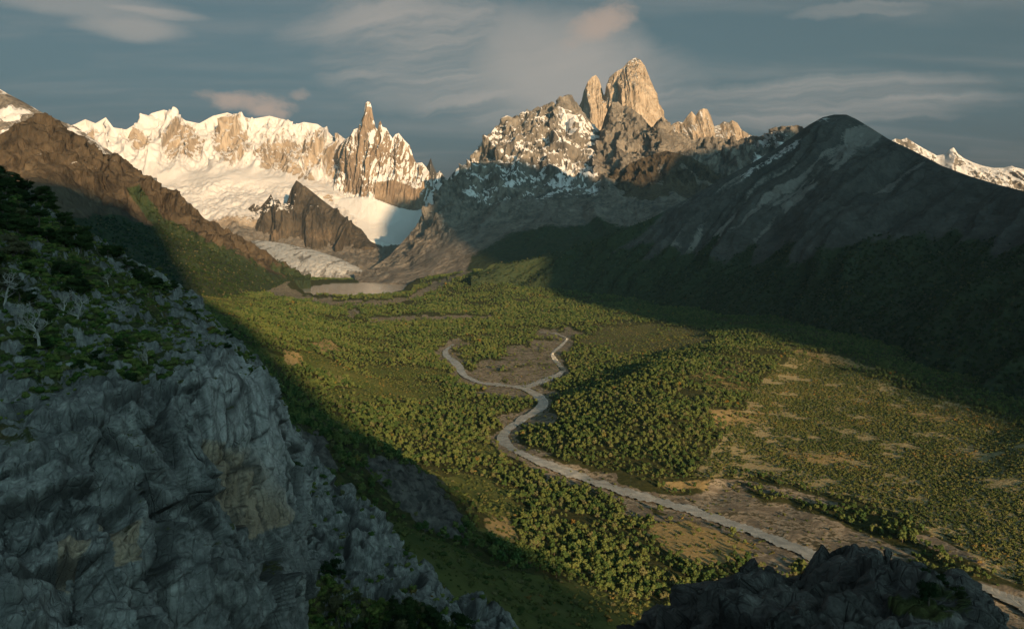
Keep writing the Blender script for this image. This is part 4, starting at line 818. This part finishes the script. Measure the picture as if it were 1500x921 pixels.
# ------------------------------------------------------------------ plants
def mat_leaf(name, c0, c1, c2, autumn=0.02):
    m, n = mat_new(name)
    r = n.n('ShaderNodeObjectInfo').outputs['Random']
    g = n.n('ShaderNodeNewGeometry').outputs['Position']
    f = n.noise(g, 1/1.4, 3, 0.6); big = n.noise(g, 1/120., 3, 0.5)
    col = n.mix(n.step(n.math('ADD', n.math('MULTIPLY', r, 0.55), n.math('MULTIPLY', big, 0.9)), 0.45, 1.0), rgb(*c0), rgb(*c1))
    col = n.mix(n.math('MULTIPLY', n.step(n.math('FRACT', n.math('MULTIPLY', r, 17.3)), 0.88, 0.95), 0.6), col, rgb(0.15, 0.14, 0.085))
    col = n.mix(n.math('MULTIPLY', n.step(r, 1-autumn*1.5, 1-autumn*0.5), n.step(big, 0.5, 0.62)), col, rgb(*c2))
    col = n.mix(n.math('MULTIPLY', n.step(f, 0.4, 0.7), 0.45), col, n.mix(1.0, col, rgb(1.7, 1.6, 1.2), 'MULTIPLY'))
    d = n.n('ShaderNodeBsdfDiffuse', {'Color': col}); t = n.n('ShaderNodeBsdfTranslucent', {'Color': col})
    mx = n.n('ShaderNodeMixShader', {0: 0.22, 1: d.outputs[0], 2: t.outputs[0]})
    o = n.n('ShaderNodeOutputMaterial'); n.t.links.new(mx.outputs[0], o.inputs[0])
    return m
M['leaf'] = mat_leaf('beech_leaves', (0.046, 0.086, 0.031), (0.116, 0.150, 0.053), (0.17, 0.115, 0.035))
M['shrubleaf'] = mat_leaf('shrub_leaves', (0.044, 0.070, 0.026), (0.110, 0.125, 0.048), (0.19, 0.13, 0.05), 0.10)
M['scrubleaf'] = mat_leaf('scrub_leaves', (0.05, 0.10, 0.028), (0.13, 0.165, 0.05), (0.12, 0.085, 0.035), 0.08)
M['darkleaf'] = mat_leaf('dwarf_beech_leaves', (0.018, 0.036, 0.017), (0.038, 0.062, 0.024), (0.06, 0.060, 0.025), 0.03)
def mat_bark(name, a, b):
    m, n = mat_new(name); g = n.n('ShaderNodeTexCoord').outputs['Object']
    f = n.noise(n.mapping(g, (1, 1, 0.25)), 9, 5, 0.6); finish(n, n.mix(f, rgb(*a), rgb(*b)), 0.9, f, 0.5, 0.03)
    return m
M['bark'] = mat_bark('beech_bark', (0.06, 0.05, 0.04), (0.14, 0.12, 0.10))
M['deadwood'] = mat_bark('bleached_dead_wood', (0.24, 0.235, 0.22), (0.46, 0.45, 0.42))

ICO_V = None
def ico(sub):
    import bmesh
    bm = bmesh.new(); bmesh.ops.create_icosphere(bm, subdivisions=sub, radius=1.0)
    v = np.array([p.co[:] for p in bm.verts]); f = np.array([[q.index for q in p.verts] for p in bm.faces]); bm.free(); return v, f
ICO1, ICO2 = ico(1), ico(2)
def lumps(rs, centers, radii, sub, rough=0.28, squash=0.85):
    V, Fc = [], []; off = 0; v0, f0 = (ICO1, ICO2)[sub-1]
    for c_, r_ in zip(centers, radii):
        v = v0*(1+rough*rs.uniform(-1, 1, len(v0)))[:, None]*r_; v[:, 2] *= squash
        V.append(v+c_); Fc.append(f0+off); off += len(v0)
    return np.concatenate(V), np.concatenate(Fc)
def leaf_faces(rs, centers, radii, count, size, squash=0.85):
    """small leaf clumps (single triangles) over the surface of lobes"""
    k = rs.choice(len(centers), count, p=radii**2/np.sum(radii**2))
    d = rs.normal(size=(count, 3)); d /= np.linalg.norm(d, axis=1)[:, None]
    p = centers[k]+d*(radii[k]*rs.uniform(0.8, 1.18, count))[:, None]*np.array([1, 1, squash])
    a = rs.normal(size=(count, 3)); a -= (a*d).sum(1)[:, None]*d*0.7; a /= np.linalg.norm(a, axis=1)[:, None]
    b = np.cross(d, a)+rs.normal(size=(count, 3))*0.35
    s = size*rs.uniform(0.6, 1.4, count)[:, None]
    V = np.stack([p-a*s*0.6, p+a*s*0.6, p+b*s], 1).reshape(-1, 3)
    return V, np.arange(count*3).reshape(-1, 3)
def join(parts):
    V, Fc, off = [], [], 0
    for v, f in parts: V.append(v); Fc.append(np.asarray(f)+off); off += len(v)
    return np.concatenate(V), np.concatenate(Fc)
def tube(pts, radii, sides=6):
    pts = np.asarray(pts, float); n = len(pts); V = []
    for i in range(n):
        t = pts[min(i+1, n-1)]-pts[max(i-1, 0)]; t /= np.linalg.norm(t)+1e-9
        a = np.cross(t, [0.3, 0.9, 0.2]); a /= np.linalg.norm(a)+1e-9; b = np.cross(t, a)
        ang = np.linspace(0, 2*math.pi, sides, endpoint=False)
        V.append(pts[i]+radii[i]*(np.cos(ang)[:, None]*a+np.sin(ang)[:, None]*b))
    V = np.concatenate(V); Fc = []
    for i in range(n-1):
        for k in range(sides):
            p, q = i*sides+k, i*sides+(k+1) % sides; r, s_ = p+sides, q+sides
            Fc += [(p, q, s_), (p, s_, r)]
    return V, np.array(Fc)
def beech(seed):
    """crown and trunk of a round-headed beech about 10 m tall"""
    rs = np.random.RandomState(seed); H = 10; n = 13
    c_ = []; r_ = []
    for k in range(n):
        h = rs.uniform(0.30, 0.9); w = 3.9*math.sqrt(max(0.05, 1-((h-0.5)/0.52)**2)); a = rs.uniform(0, 6.28); q = w*math.sqrt(rs.uniform(0.1, 1))*0.8
        c_.append((math.cos(a)*q, math.sin(a)*q, h*H)); r_.append(rs.uniform(1.05, 2.0))
    c_.append((0, 0, H*0.6)); r_.append(2.2); c_ = np.array(c_); r_ = np.array(r_)
    crown = join([lumps(rs, c_, r_*0.92, 1, 0.3), leaf_faces(rs, c_, r_, 420, 0.75)])
    limbs = [tube([(0, 0, -1.0), (0.1, 0.05, H*0.25), (0, 0.1, H*0.6)], [0.34, 0.26, 0.12], 5)]
    for k in range(4):
        t = c_[k]*np.array([0.9, 0.9, 0.95]); limbs.append(tube([(0, 0, H*0.24), t*np.array([0.5, 0.5, 0.8]), t], [0.16, 0.11, 0.05], 4))
    return crown, join(limbs)
def shrub(seed):
    rs = np.random.RandomState(seed); n = 4
    c_ = np.stack([rs.uniform(-0.7, 0.7, n), rs.uniform(-0.7, 0.7, n), rs.uniform(0.35, 0.9, n)], -1); r_ = rs.uniform(0.45, 0.75, n)
    return join([lumps(rs, c_, r_*0.9, 1, 0.32, 0.9), leaf_faces(rs, c_, r_, 60, 0.3)])
def me_join(name, parts, mats):
    V, Fc = join(parts); me = mesh_from(name, V, Fc, smooth=False)
    idx = np.concatenate([np.full(len(f), k, np.int32) for k, (v, f) in enumerate(parts)]); me.polygons.foreach_set('material_index', idx)
    for m in mats: me.materials.append(m)
    return me
def cells(X, dens, nmax, thin, rs, lim=None):
    """random points on a grid surface, density per unit area weighted; thinned so that no two share a cell of size thin"""
    a = X[:-1, :-1]; e1 = X[:-1, 1:]-a; e2 = X[1:, :-1]-a
    area = np.linalg.norm(np.cross(e1, e2), axis=-1); w = (area*dens[:-1, :-1]).ravel(); w = np.clip(w, 0, None)
    k = rs.choice(w.size, nmax, p=w/w.sum()); u, v = rs.rand(nmax, 1), rs.rand(nmax, 1)
    p = a.reshape(-1, 3)[k]+e1.reshape(-1, 3)[k]*u+e2.reshape(-1, 3)[k]*v
    key = np.floor(p/thin).astype(np.int64); key = key[:, 0]*73856093 ^ key[:, 1]*19349663
    _, i = np.unique(key, return_index=True); return p[np.sort(i)]
PROTO = bpy.data.collections.new('plant_prototypes')      # never linked to the scene
def proto_collection(name, meshes):
    col = bpy.data.collections.new(name)
    for k, me in enumerate(meshes):
        o = bpy.data.objects.new('%s_%02d' % (name, k), me); col.objects.link(o)
    return col
def gn_scatter(name, pts, scale, col, label, seed=0, nproto=1):
    me = bpy.data.meshes.new(name); me.vertices.add(len(pts)); me.vertices.foreach_set('co', np.ascontiguousarray(pts, np.float32).ravel())
    rs = np.random.RandomState(seed)
    for nm, typ, val in (('size', 'FLOAT', scale), ('turn', 'FLOAT', rs.uniform(0, 6.28, len(pts))), ('pick', 'INT', rs.randint(0, nproto, len(pts)))):
        at = me.attributes.new(nm, typ, 'POINT'); at.data.foreach_set('value', np.ascontiguousarray(val, np.float32 if typ == 'FLOAT' else np.int32))
    o = obj(name, me, kind='stuff', label=label)
    ng = bpy.data.node_groups.new(name, 'GeometryNodeTree'); ng.is_modifier = True
    ng.interface.new_socket('Geometry', in_out='INPUT', socket_type='NodeSocketGeometry'); ng.interface.new_socket('Geometry', in_out='OUTPUT', socket_type='NodeSocketGeometry')
    nd = ng.nodes; L = ng.links.new
    gi = nd.new('NodeGroupInput'); go = nd.new('NodeGroupOutput'); ip = nd.new('GeometryNodeInstanceOnPoints'); ci = nd.new('GeometryNodeCollectionInfo')
    ci.inputs['Collection'].default_value = col; ci.inputs['Separate Children'].default_value = True; ci.inputs['Reset Children'].default_value = True
    def na(nm, typ):
        a_ = nd.new('GeometryNodeInputNamedAttribute'); a_.data_type = typ; a_.inputs['Name'].default_value = nm; return a_.outputs[0]
    cb = nd.new('ShaderNodeCombineXYZ'); L(na('turn', 'FLOAT'), cb.inputs[2])
    L(gi.outputs[0], ip.inputs['Points']); L(ci.outputs[0], ip.inputs['Instance']); ip.inputs['Pick Instance'].default_value = True
    L(na('pick', 'INT'), ip.inputs['Instance Index']); L(cb.outputs[0], ip.inputs['Rotation']); L(na('size', 'FLOAT'), ip.inputs['Scale']); L(ip.outputs[0], go.inputs[0])
    o.modifiers.new('scatter', 'NODES').node_group = ng
    return o

rs = np.random.RandomState(5)
NB = 6
beeches = [beech(100+k) for k in range(NB)]
beech_join = proto_collection('beech_proto', [me_join('beech_proto', list(b), [M['leaf'], M['bark']]) for b in beeches])
shrub_join = proto_collection('shrub_proto', [me_join('shrub_proto', [shrub(200+k)], [M['shrubleaf']]) for k in range(5)])

# forest on the valley floor
lake_d = poly_sd(GX[..., 0], GX[..., 1], lake_xyz[:, :2])
open_ = np.clip(2*sstep(lake_d, -90, -30)+1.0*sstep(poly_sd(GPX, GPY, [(380, 398), (440, 398), (470, 440), (400, 436)]), -4, 4)+GA['gravel']*1.6+GA['meadow']*1.2+GA['grass']*1.25+GA['dry']*1.1+GA['plain']*1.5+GA['rocky'], 0, 1)
nz_ = fbm(GX/110.+4, 4)
dist = GX[..., 1]
inside = (GPX > -60) & (GPX < 1560) & (GPY > 395) & (GPY < 960)
dens = (1-open_)*sstep(nz_, -0.85, -0.15)*inside+0.10*np.clip(GA['grass'], 0, 1)*(dist > 600)*inside*sstep(nz_, -0.1, 0.4)+0.03*GA['dry']*inside
dens *= np.clip(2200/dist, 0.12, 1)**1.3
dens *= np.where((GPX > 430) & (GPX < 980) & (GPY > 640) & (GA['grass'] > 0.5), 0.12, 1)
pts = cells(GX, dens, 340000, 3.5, rs)
size = (0.34+0.62*rs.rand(len(pts))**2)*(0.95+0.35*fbm(pts/150., 2))
d = pts[:, 1]; size *= np.where(d > 2200, 1+(d-2200)/6000, 1)
ppx, ppy = proj(pts)
# the trees that show largest stand alone, the rest is the forest mass
vis = (ppx > 470) & (ppx < 1490) & (ppy > 420) & (ppy < 890) & ~((ppx > 930) & (ppy > 815)) & ~((ppx < 640) & (ppy > 640))
big = np.where(vis, size/d, 0); order = np.argsort(-big)[:300]
me_c = []; me_t = []
for crown, trunk in beeches:
    a_ = mesh_from('crown', *crown, smooth=False); a_.materials.append(M['leaf']); me_c.append(a_)
    a_ = mesh_from('trunk', *trunk); a_.materials.append(M['bark']); me_t.append(a_)
def tree_place(x_, y_):
    if x_ > 1040: return 'beech tree among the shrubs of the right plain', 'beech trees on the right plain'
    if y_ > 660+(x_-735)*0.36 or (x_ < 730 and y_ > 600):
        if x_ < 740: return 'beech tree on the grassy slope left of the river bend', 'beech trees on the grassy slope left of the bend'
        if y_ > 800: return 'beech tree at the shaded near edge of the lower forest', 'beech trees at the near edge of the lower forest'
        return 'beech tree on the near bank between river and shaded slope', 'beech trees on the near river bank'
    return 'beech tree on the wooded hill right of the river bend', 'beech trees on the wooded hill'
for i in order:
    lab, grp = tree_place(ppx[i], ppy[i])
    k = rs.randint(NB); t_ = obj('beech_tree', None, label='round-crowned green '+lab, cat='tree', group=grp)
    t_.location = pts[i]; t_.rotation_euler = (0, 0, rs.uniform(0, 6.28)); t_.scale = (size[i],)*3
    obj('trunk', me_t[k], parent=t_); obj('crown', me_c[k], parent=t_)
rest = np.ones(len(pts), bool); rest[order] = False
gn_scatter('beech_forest', pts[rest], size[rest], beech_join, 'beech forest covering the valley floor', 1, NB)
# forests on the mountain feet
pr = cells(RIGHT_X, np.clip(RIGHT_VEG-0.35, 0, 1)*np.clip(2500/RIGHT_X[..., 1], 0.2, 1), 16000, 6.0, rs)
qx, qy = proj(pr); pr = pr[(qx < 1560) & (qy > 250)]
dark_join = proto_collection('dark_beech_proto', [me_join('dark_beech_proto', list(b), [M['darkleaf'], M['bark']]) for b in beeches])  # same beeches with darker leaves: the slopes' shade is put into the colour
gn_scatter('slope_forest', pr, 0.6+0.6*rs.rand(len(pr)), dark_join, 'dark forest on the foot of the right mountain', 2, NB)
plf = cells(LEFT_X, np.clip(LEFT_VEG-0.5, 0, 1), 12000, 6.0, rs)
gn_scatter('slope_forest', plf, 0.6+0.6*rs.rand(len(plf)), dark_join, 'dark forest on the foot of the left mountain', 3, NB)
# low shrubs of the plain and the flats
dens = (GA['plain']*(1-0.9*GA['gravel'])*(1-0.6*GA['dry'])*sstep(fbm(GX/60.+9, 4), -0.7, 0.2)+0.10*(GA['meadow']+0.6*GA['dry']+1.3*GA['grass']+0.28*GA['gravel']))*inside*np.clip(1800/dist, 0.2, 1)*(dist > 380)
ps = cells(GX, dens, 75000, 2.3, rs)
gn_scatter('shrubs', ps, (0.6+1.6*rs.rand(len(ps))**2), shrub_join, 'low shrubs dotted over the plain', 4, 5)

# ------------------------------------------------------------------ stunted trees, dead trees and scrub on the near rocks
def dwarf(seed):
    """wind-bent dwarf beech about 4 m tall: flat foliage pads on crooked limbs"""
    rs = np.random.RandomState(seed); pads_c = []; pads_r = []; limbs = []
    lean = rs.uniform(0.3, 0.9)
    trunk = tube([(0, 0, -0.6), (0.1, 0, 0.6), (0.25*lean, 0.1, 1.5), (0.7*lean, 0.1, 2.6), (1.0*lean, 0.2, 3.4)], [0.20, 0.17, 0.13, 0.08, 0.03], 6)
    for k in range(11):
        h = rs.uniform(0.9, 3.9); a = rs.uniform(0, 6.28); q = rs.uniform(0.4, 1.9)*(1.15-h/6)
        c_ = np.array([0.28*h*lean+math.cos(a)*q, math.sin(a)*q, h]); pads_c.append(c_); pads_r.append(rs.uniform(0.55, 1.0))
        st = np.array([0.25*h*lean*0.7, 0.05, max(0.5, h-0.6)]); limbs.append(tube([st, (st+c_)/2+rs.normal(size=3)*0.1, c_], [0.06, 0.045, 0.015], 4))
    pads_c = np.array(pads_c); pads_r = np.array(pads_r)
    return join([leaf_faces(rs, pads_c, pads_r, 1500, 0.20, 0.5), leaf_faces(rs, pads_c, pads_r*0.55, 500, 0.24, 0.5), lumps(rs, pads_c, pads_r*0.6, 1, 0.35, 0.5)]), trunk, join(limbs)
def dead(seed, spread=1.0):
    """bleached dead tree: trunk and its main branches with twigs"""
    rs = np.random.RandomState(seed)
    def limb(p, d_, L, r, depth, out):
        n = 5; pts_ = [p]
        for i in range(n):
            d_ = d_+rs.normal(size=3)*0.22+np.array([0, 0, 0.05]); d_ /= np.linalg.norm(d_); pts_.append(pts_[-1]+d_*L/n)
        out.append(tube(pts_, np.linspace(r, r*0.25, n+1), 5 if depth < 2 else 3))
        if depth < 3:
            for k in range(rs.randint(4, 7)):
                i = rs.randint(1, n+1); e = rs.normal(size=3); e[2] = abs(e[2])*0.6; e /= np.linalg.norm(e)
                limb(pts_[i], (d_*0.4+e*spread)/1.2, L*rs.uniform(0.4, 0.62), r*0.5, depth+1, out)
    tr = [np.array([0, 0, -0.5])]; d_ = np.array([rs.uniform(-0.3, 0.3), 0, 1.0])
    for i in range(6): d_ = d_+rs.normal(size=3)*0.12; d_ /= np.linalg.norm(d_); tr.append(tr[-1]+d_*0.62)
    trunk = tube(tr, [0.17, 0.15, 0.13, 0.11, 0.08, 0.05, 0.02], 7); br = []
    for k in range(9):
        out = []; i = rs.randint(2, 6); a = rs.uniform(0, 6.28)
        limb(tr[i], np.array([math.cos(a)*spread, math.sin(a)*spread, 0.5]), rs.uniform(1.1, 2.0), 0.07, 1, out); br.append(join(out))
    return trunk, br
def on_rock(X, T, px, py, tlo, thi):
    qx, qy = proj(X); m = (T >= tlo) & (T <= thi); e = np.where(m, (qx-px)**2+(qy-py)**2, 1e9); k = np.unravel_index(np.argmin(e), e.shape); return X[k]
DW = []
for k in range(5):
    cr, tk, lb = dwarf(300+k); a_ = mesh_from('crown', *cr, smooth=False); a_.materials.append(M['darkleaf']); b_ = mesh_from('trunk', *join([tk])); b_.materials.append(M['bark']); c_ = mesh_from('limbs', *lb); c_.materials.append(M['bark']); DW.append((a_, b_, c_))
def put_dwarf(p, sc, label, group, rs):
    k = rs.randint(5); t_ = obj('dwarf_beech', None, label=label, cat='tree', group=group); t_.location = p; t_.rotation_euler = (rs.uniform(-.12, .12), rs.uniform(-.12, .12), rs.uniform(0, 6.28)); t_.scale = (sc*rs.uniform(0.9, 1.3), sc*rs.uniform(0.9, 1.3), sc)
    for nm, me in zip(('crown', 'trunk', 'limbs'), DW[k]): obj(nm, me, parent=t_)
rs = np.random.RandomState(77)
cpx, cpy = proj(CLIFF_X); Ts = CLIFF_T
sl = (Ts > 0.42) & (Ts < 2.9)
def pd(poly, soft=12): return sstep(poly_sd(cpx, cpy, poly), -soft, soft)*sl
def zone(poly, n, thin, sc, label, group):
    pp = cells(CLIFF_X, pd(poly, 5)+1e-9*sl, n*6, thin, rs); qx, qy = proj(pp); pp = pp[(poly_sd(qx, qy, poly) > -6)]
    for p in pp[rs.permutation(len(pp))[:n]]: put_dwarf(p-np.array([0, 0, 0.1]), sc*rs.uniform(0.75, 1.3), label, group, rs)
zone([(-20, 265), (28, 272), (60, 292), (110, 335), (130, 365), (60, 380), (-20, 400)], 46, 2.2, 1.05, 'dark wind-bent dwarf beech in the thicket at the upper left skyline', 'dwarf beeches at the upper left skyline')
zone([(165, 365), (245, 402), (255, 425), (200, 425), (150, 380)], 14, 2.0, 0.75, 'low dark dwarf beech on the rocky crest left of the glacier', 'dwarf beeches along the crest')
zone([(-20, 400), (70, 390), (140, 420), (110, 455), (-20, 470)], 12, 2.6, 0.9, 'dark dwarf beech among the grey dead trees on the left slope', 'dwarf beeches among the dead trees')
zone([(60, 470), (150, 480), (200, 560), (120, 560), (40, 530)], 9, 3.0, 0.55, 'small bushy dwarf beech just above the cliff brink', 'dwarf beeches above the brink')
zone([(270, 440), (300, 465), (360, 515), (330, 525), (270, 480)], 6, 2.5, 0.45, 'tiny dwarf beech clinging to the bare crest above the pillar', 'dwarf beeches on the bare crest')
bpx, bpy_ = proj(BLUFF_X)
pp = cells(BLUFF_X, sstep(poly_sd(bpx, bpy_, [(405, 850), (470, 840), (560, 880), (640, 905), (720, 930), (420, 950)]), -5, 5), 300, 3.2, rs)
for p in pp[rs.permutation(len(pp))[:34]]: put_dwarf(p, rs.uniform(0.9, 1.5), 'dark dwarf beech at the foot of the bluff at the bottom edge', 'dwarf beeches at the foot of the bluff', rs)
pp = cells(BLUFF_X, sstep(poly_sd(bpx, bpy_, [(405, 640), (445, 690), (450, 760), (420, 770), (405, 700)]), -5, 5), 60, 3.2, rs)
for p in pp[:7]: put_dwarf(p, rs.uniform(0.8, 1.2), 'dark dwarf beech in the gully between cliff and bluff', 'dwarf beeches in the gully', rs)
opx, opy = proj(OUT_X)
pp = cells(OUT_X, sstep(poly_sd(opx, opy, [(1320, 838), (1400, 850), (1450, 885), (1440, 910), (1340, 880)]), -4, 4), 60, 1.0, rs)
for p in pp[:24]: put_dwarf(p, rs.uniform(0.14, 0.34), 'tiny dark bush on the near rock outcrop', 'bushes on the near outcrop', rs)
# dead trees
DEAD = [(57, 505, 1.75, 1.0, 'large bleached dead tree with dense branches on the left slope'), (113, 472, 1.35, 0.5, 'slim upright bleached dead tree right of the large dead one'), (92, 462, 1.1, 0.7, 'leaning pale dead tree between the large dead tree and the slim one'),
        (178, 464, 0.95, 0.8, 'small grey dead tree leaning on the bare scree'), (216, 532, 0.8, 0.8, 'small grey dead tree standing just above the cliff brink'), (8, 445, 1.5, 1.1, 'pale dead tree at the left edge of the picture'), (160, 420, 0.8, 1.2, 'low sprawling grey dead tree near the crest'), (100, 500, 0.55, 1.0, 'short grey dead stub with bent twigs below the slim dead tree'),
        (30, 475, 1.0, 1.2, 'arching pale dead tree left of the large dead tree')]
for i, (px_, py_, sc, sp, lab) in enumerate(DEAD):
    tk, br = dead(500+i, sp); t_ = obj('dead_tree', None, label=lab, cat='dead tree', group='bleached dead trees on the left slope')
    t_.location = on_rock(CLIFF_X, CLIFF_T, px_, py_, 0.6, 2.95); t_.scale = (sc,)*3; t_.rotation_euler = (rs.uniform(-.15, .15), rs.uniform(-.15, .2), rs.uniform(0, 6.28))
    obj('trunk', mesh_from('trunk', *tk), M['deadwood'], t_)
    for b in br: obj('branch', mesh_from('branch', *b), M['deadwood'], t_)
# scrub
scrub_join = proto_collection('scrub_proto', [me_join('scrub_proto', [shrub(400+k)], [M['scrubleaf']]) for k in range(4)])
pp = cells(CLIFF_X, sl*np.clip(CLIFF_VEG-0.2, 0, 1)*sstep(fbm(CLIFF_X/7.+3, 3), -0.45, 0.15)+0.8*pd([(40, 455), (130, 440), (210, 500), (225, 560), (150, 575), (40, 560)], 14)*sstep(fbm(CLIFF_X/5.+13, 3), -0.3, 0.2), 7000, 0.6, rs)
gn_scatter('scrub', pp, 0.22+0.55*rs.rand(len(pp))**2, scrub_join, 'low scrub and cushion plants on the left slope', 7, 4)
pp = cells(BLUFF_X, np.clip(BLUFF_VEG-0.3, 0, 1), 2200, 1.0, rs)
gn_scatter('scrub', pp, 0.4+0.9*rs.rand(len(pp)), scrub_join, 'low scrub on the rock bluff', 8, 4)

# ------------------------------------------------------------------ valley air
def haze():
    import bmesh
    bm = bmesh.new(); bmesh.ops.create_cube(bm, size=1.0)
    for v_ in bm.verts: v_.co = (v_.co.x*33000, v_.co.y*33000, -200 if v_.co.z < 0 else 3420)
    me = bpy.data.meshes.new('haze'); bm.to_mesh(me); bm.free()
    m, n = mat_new('valley_haze')
    v_ = n.n('ShaderNodeVolumePrincipled', {'Color': rgb(0.34, 0.70, 0.98), 'Density': HAZE, 'Anisotropy': 0.2})
    o = n.n('ShaderNodeOutputMaterial'); n.t.links.new(v_.outputs[0], o.inputs['Volume'])
    obj('haze', me, m, kind='stuff', label='thin blue haze filling the valley air')
HAZE = 1.2e-5
haze()
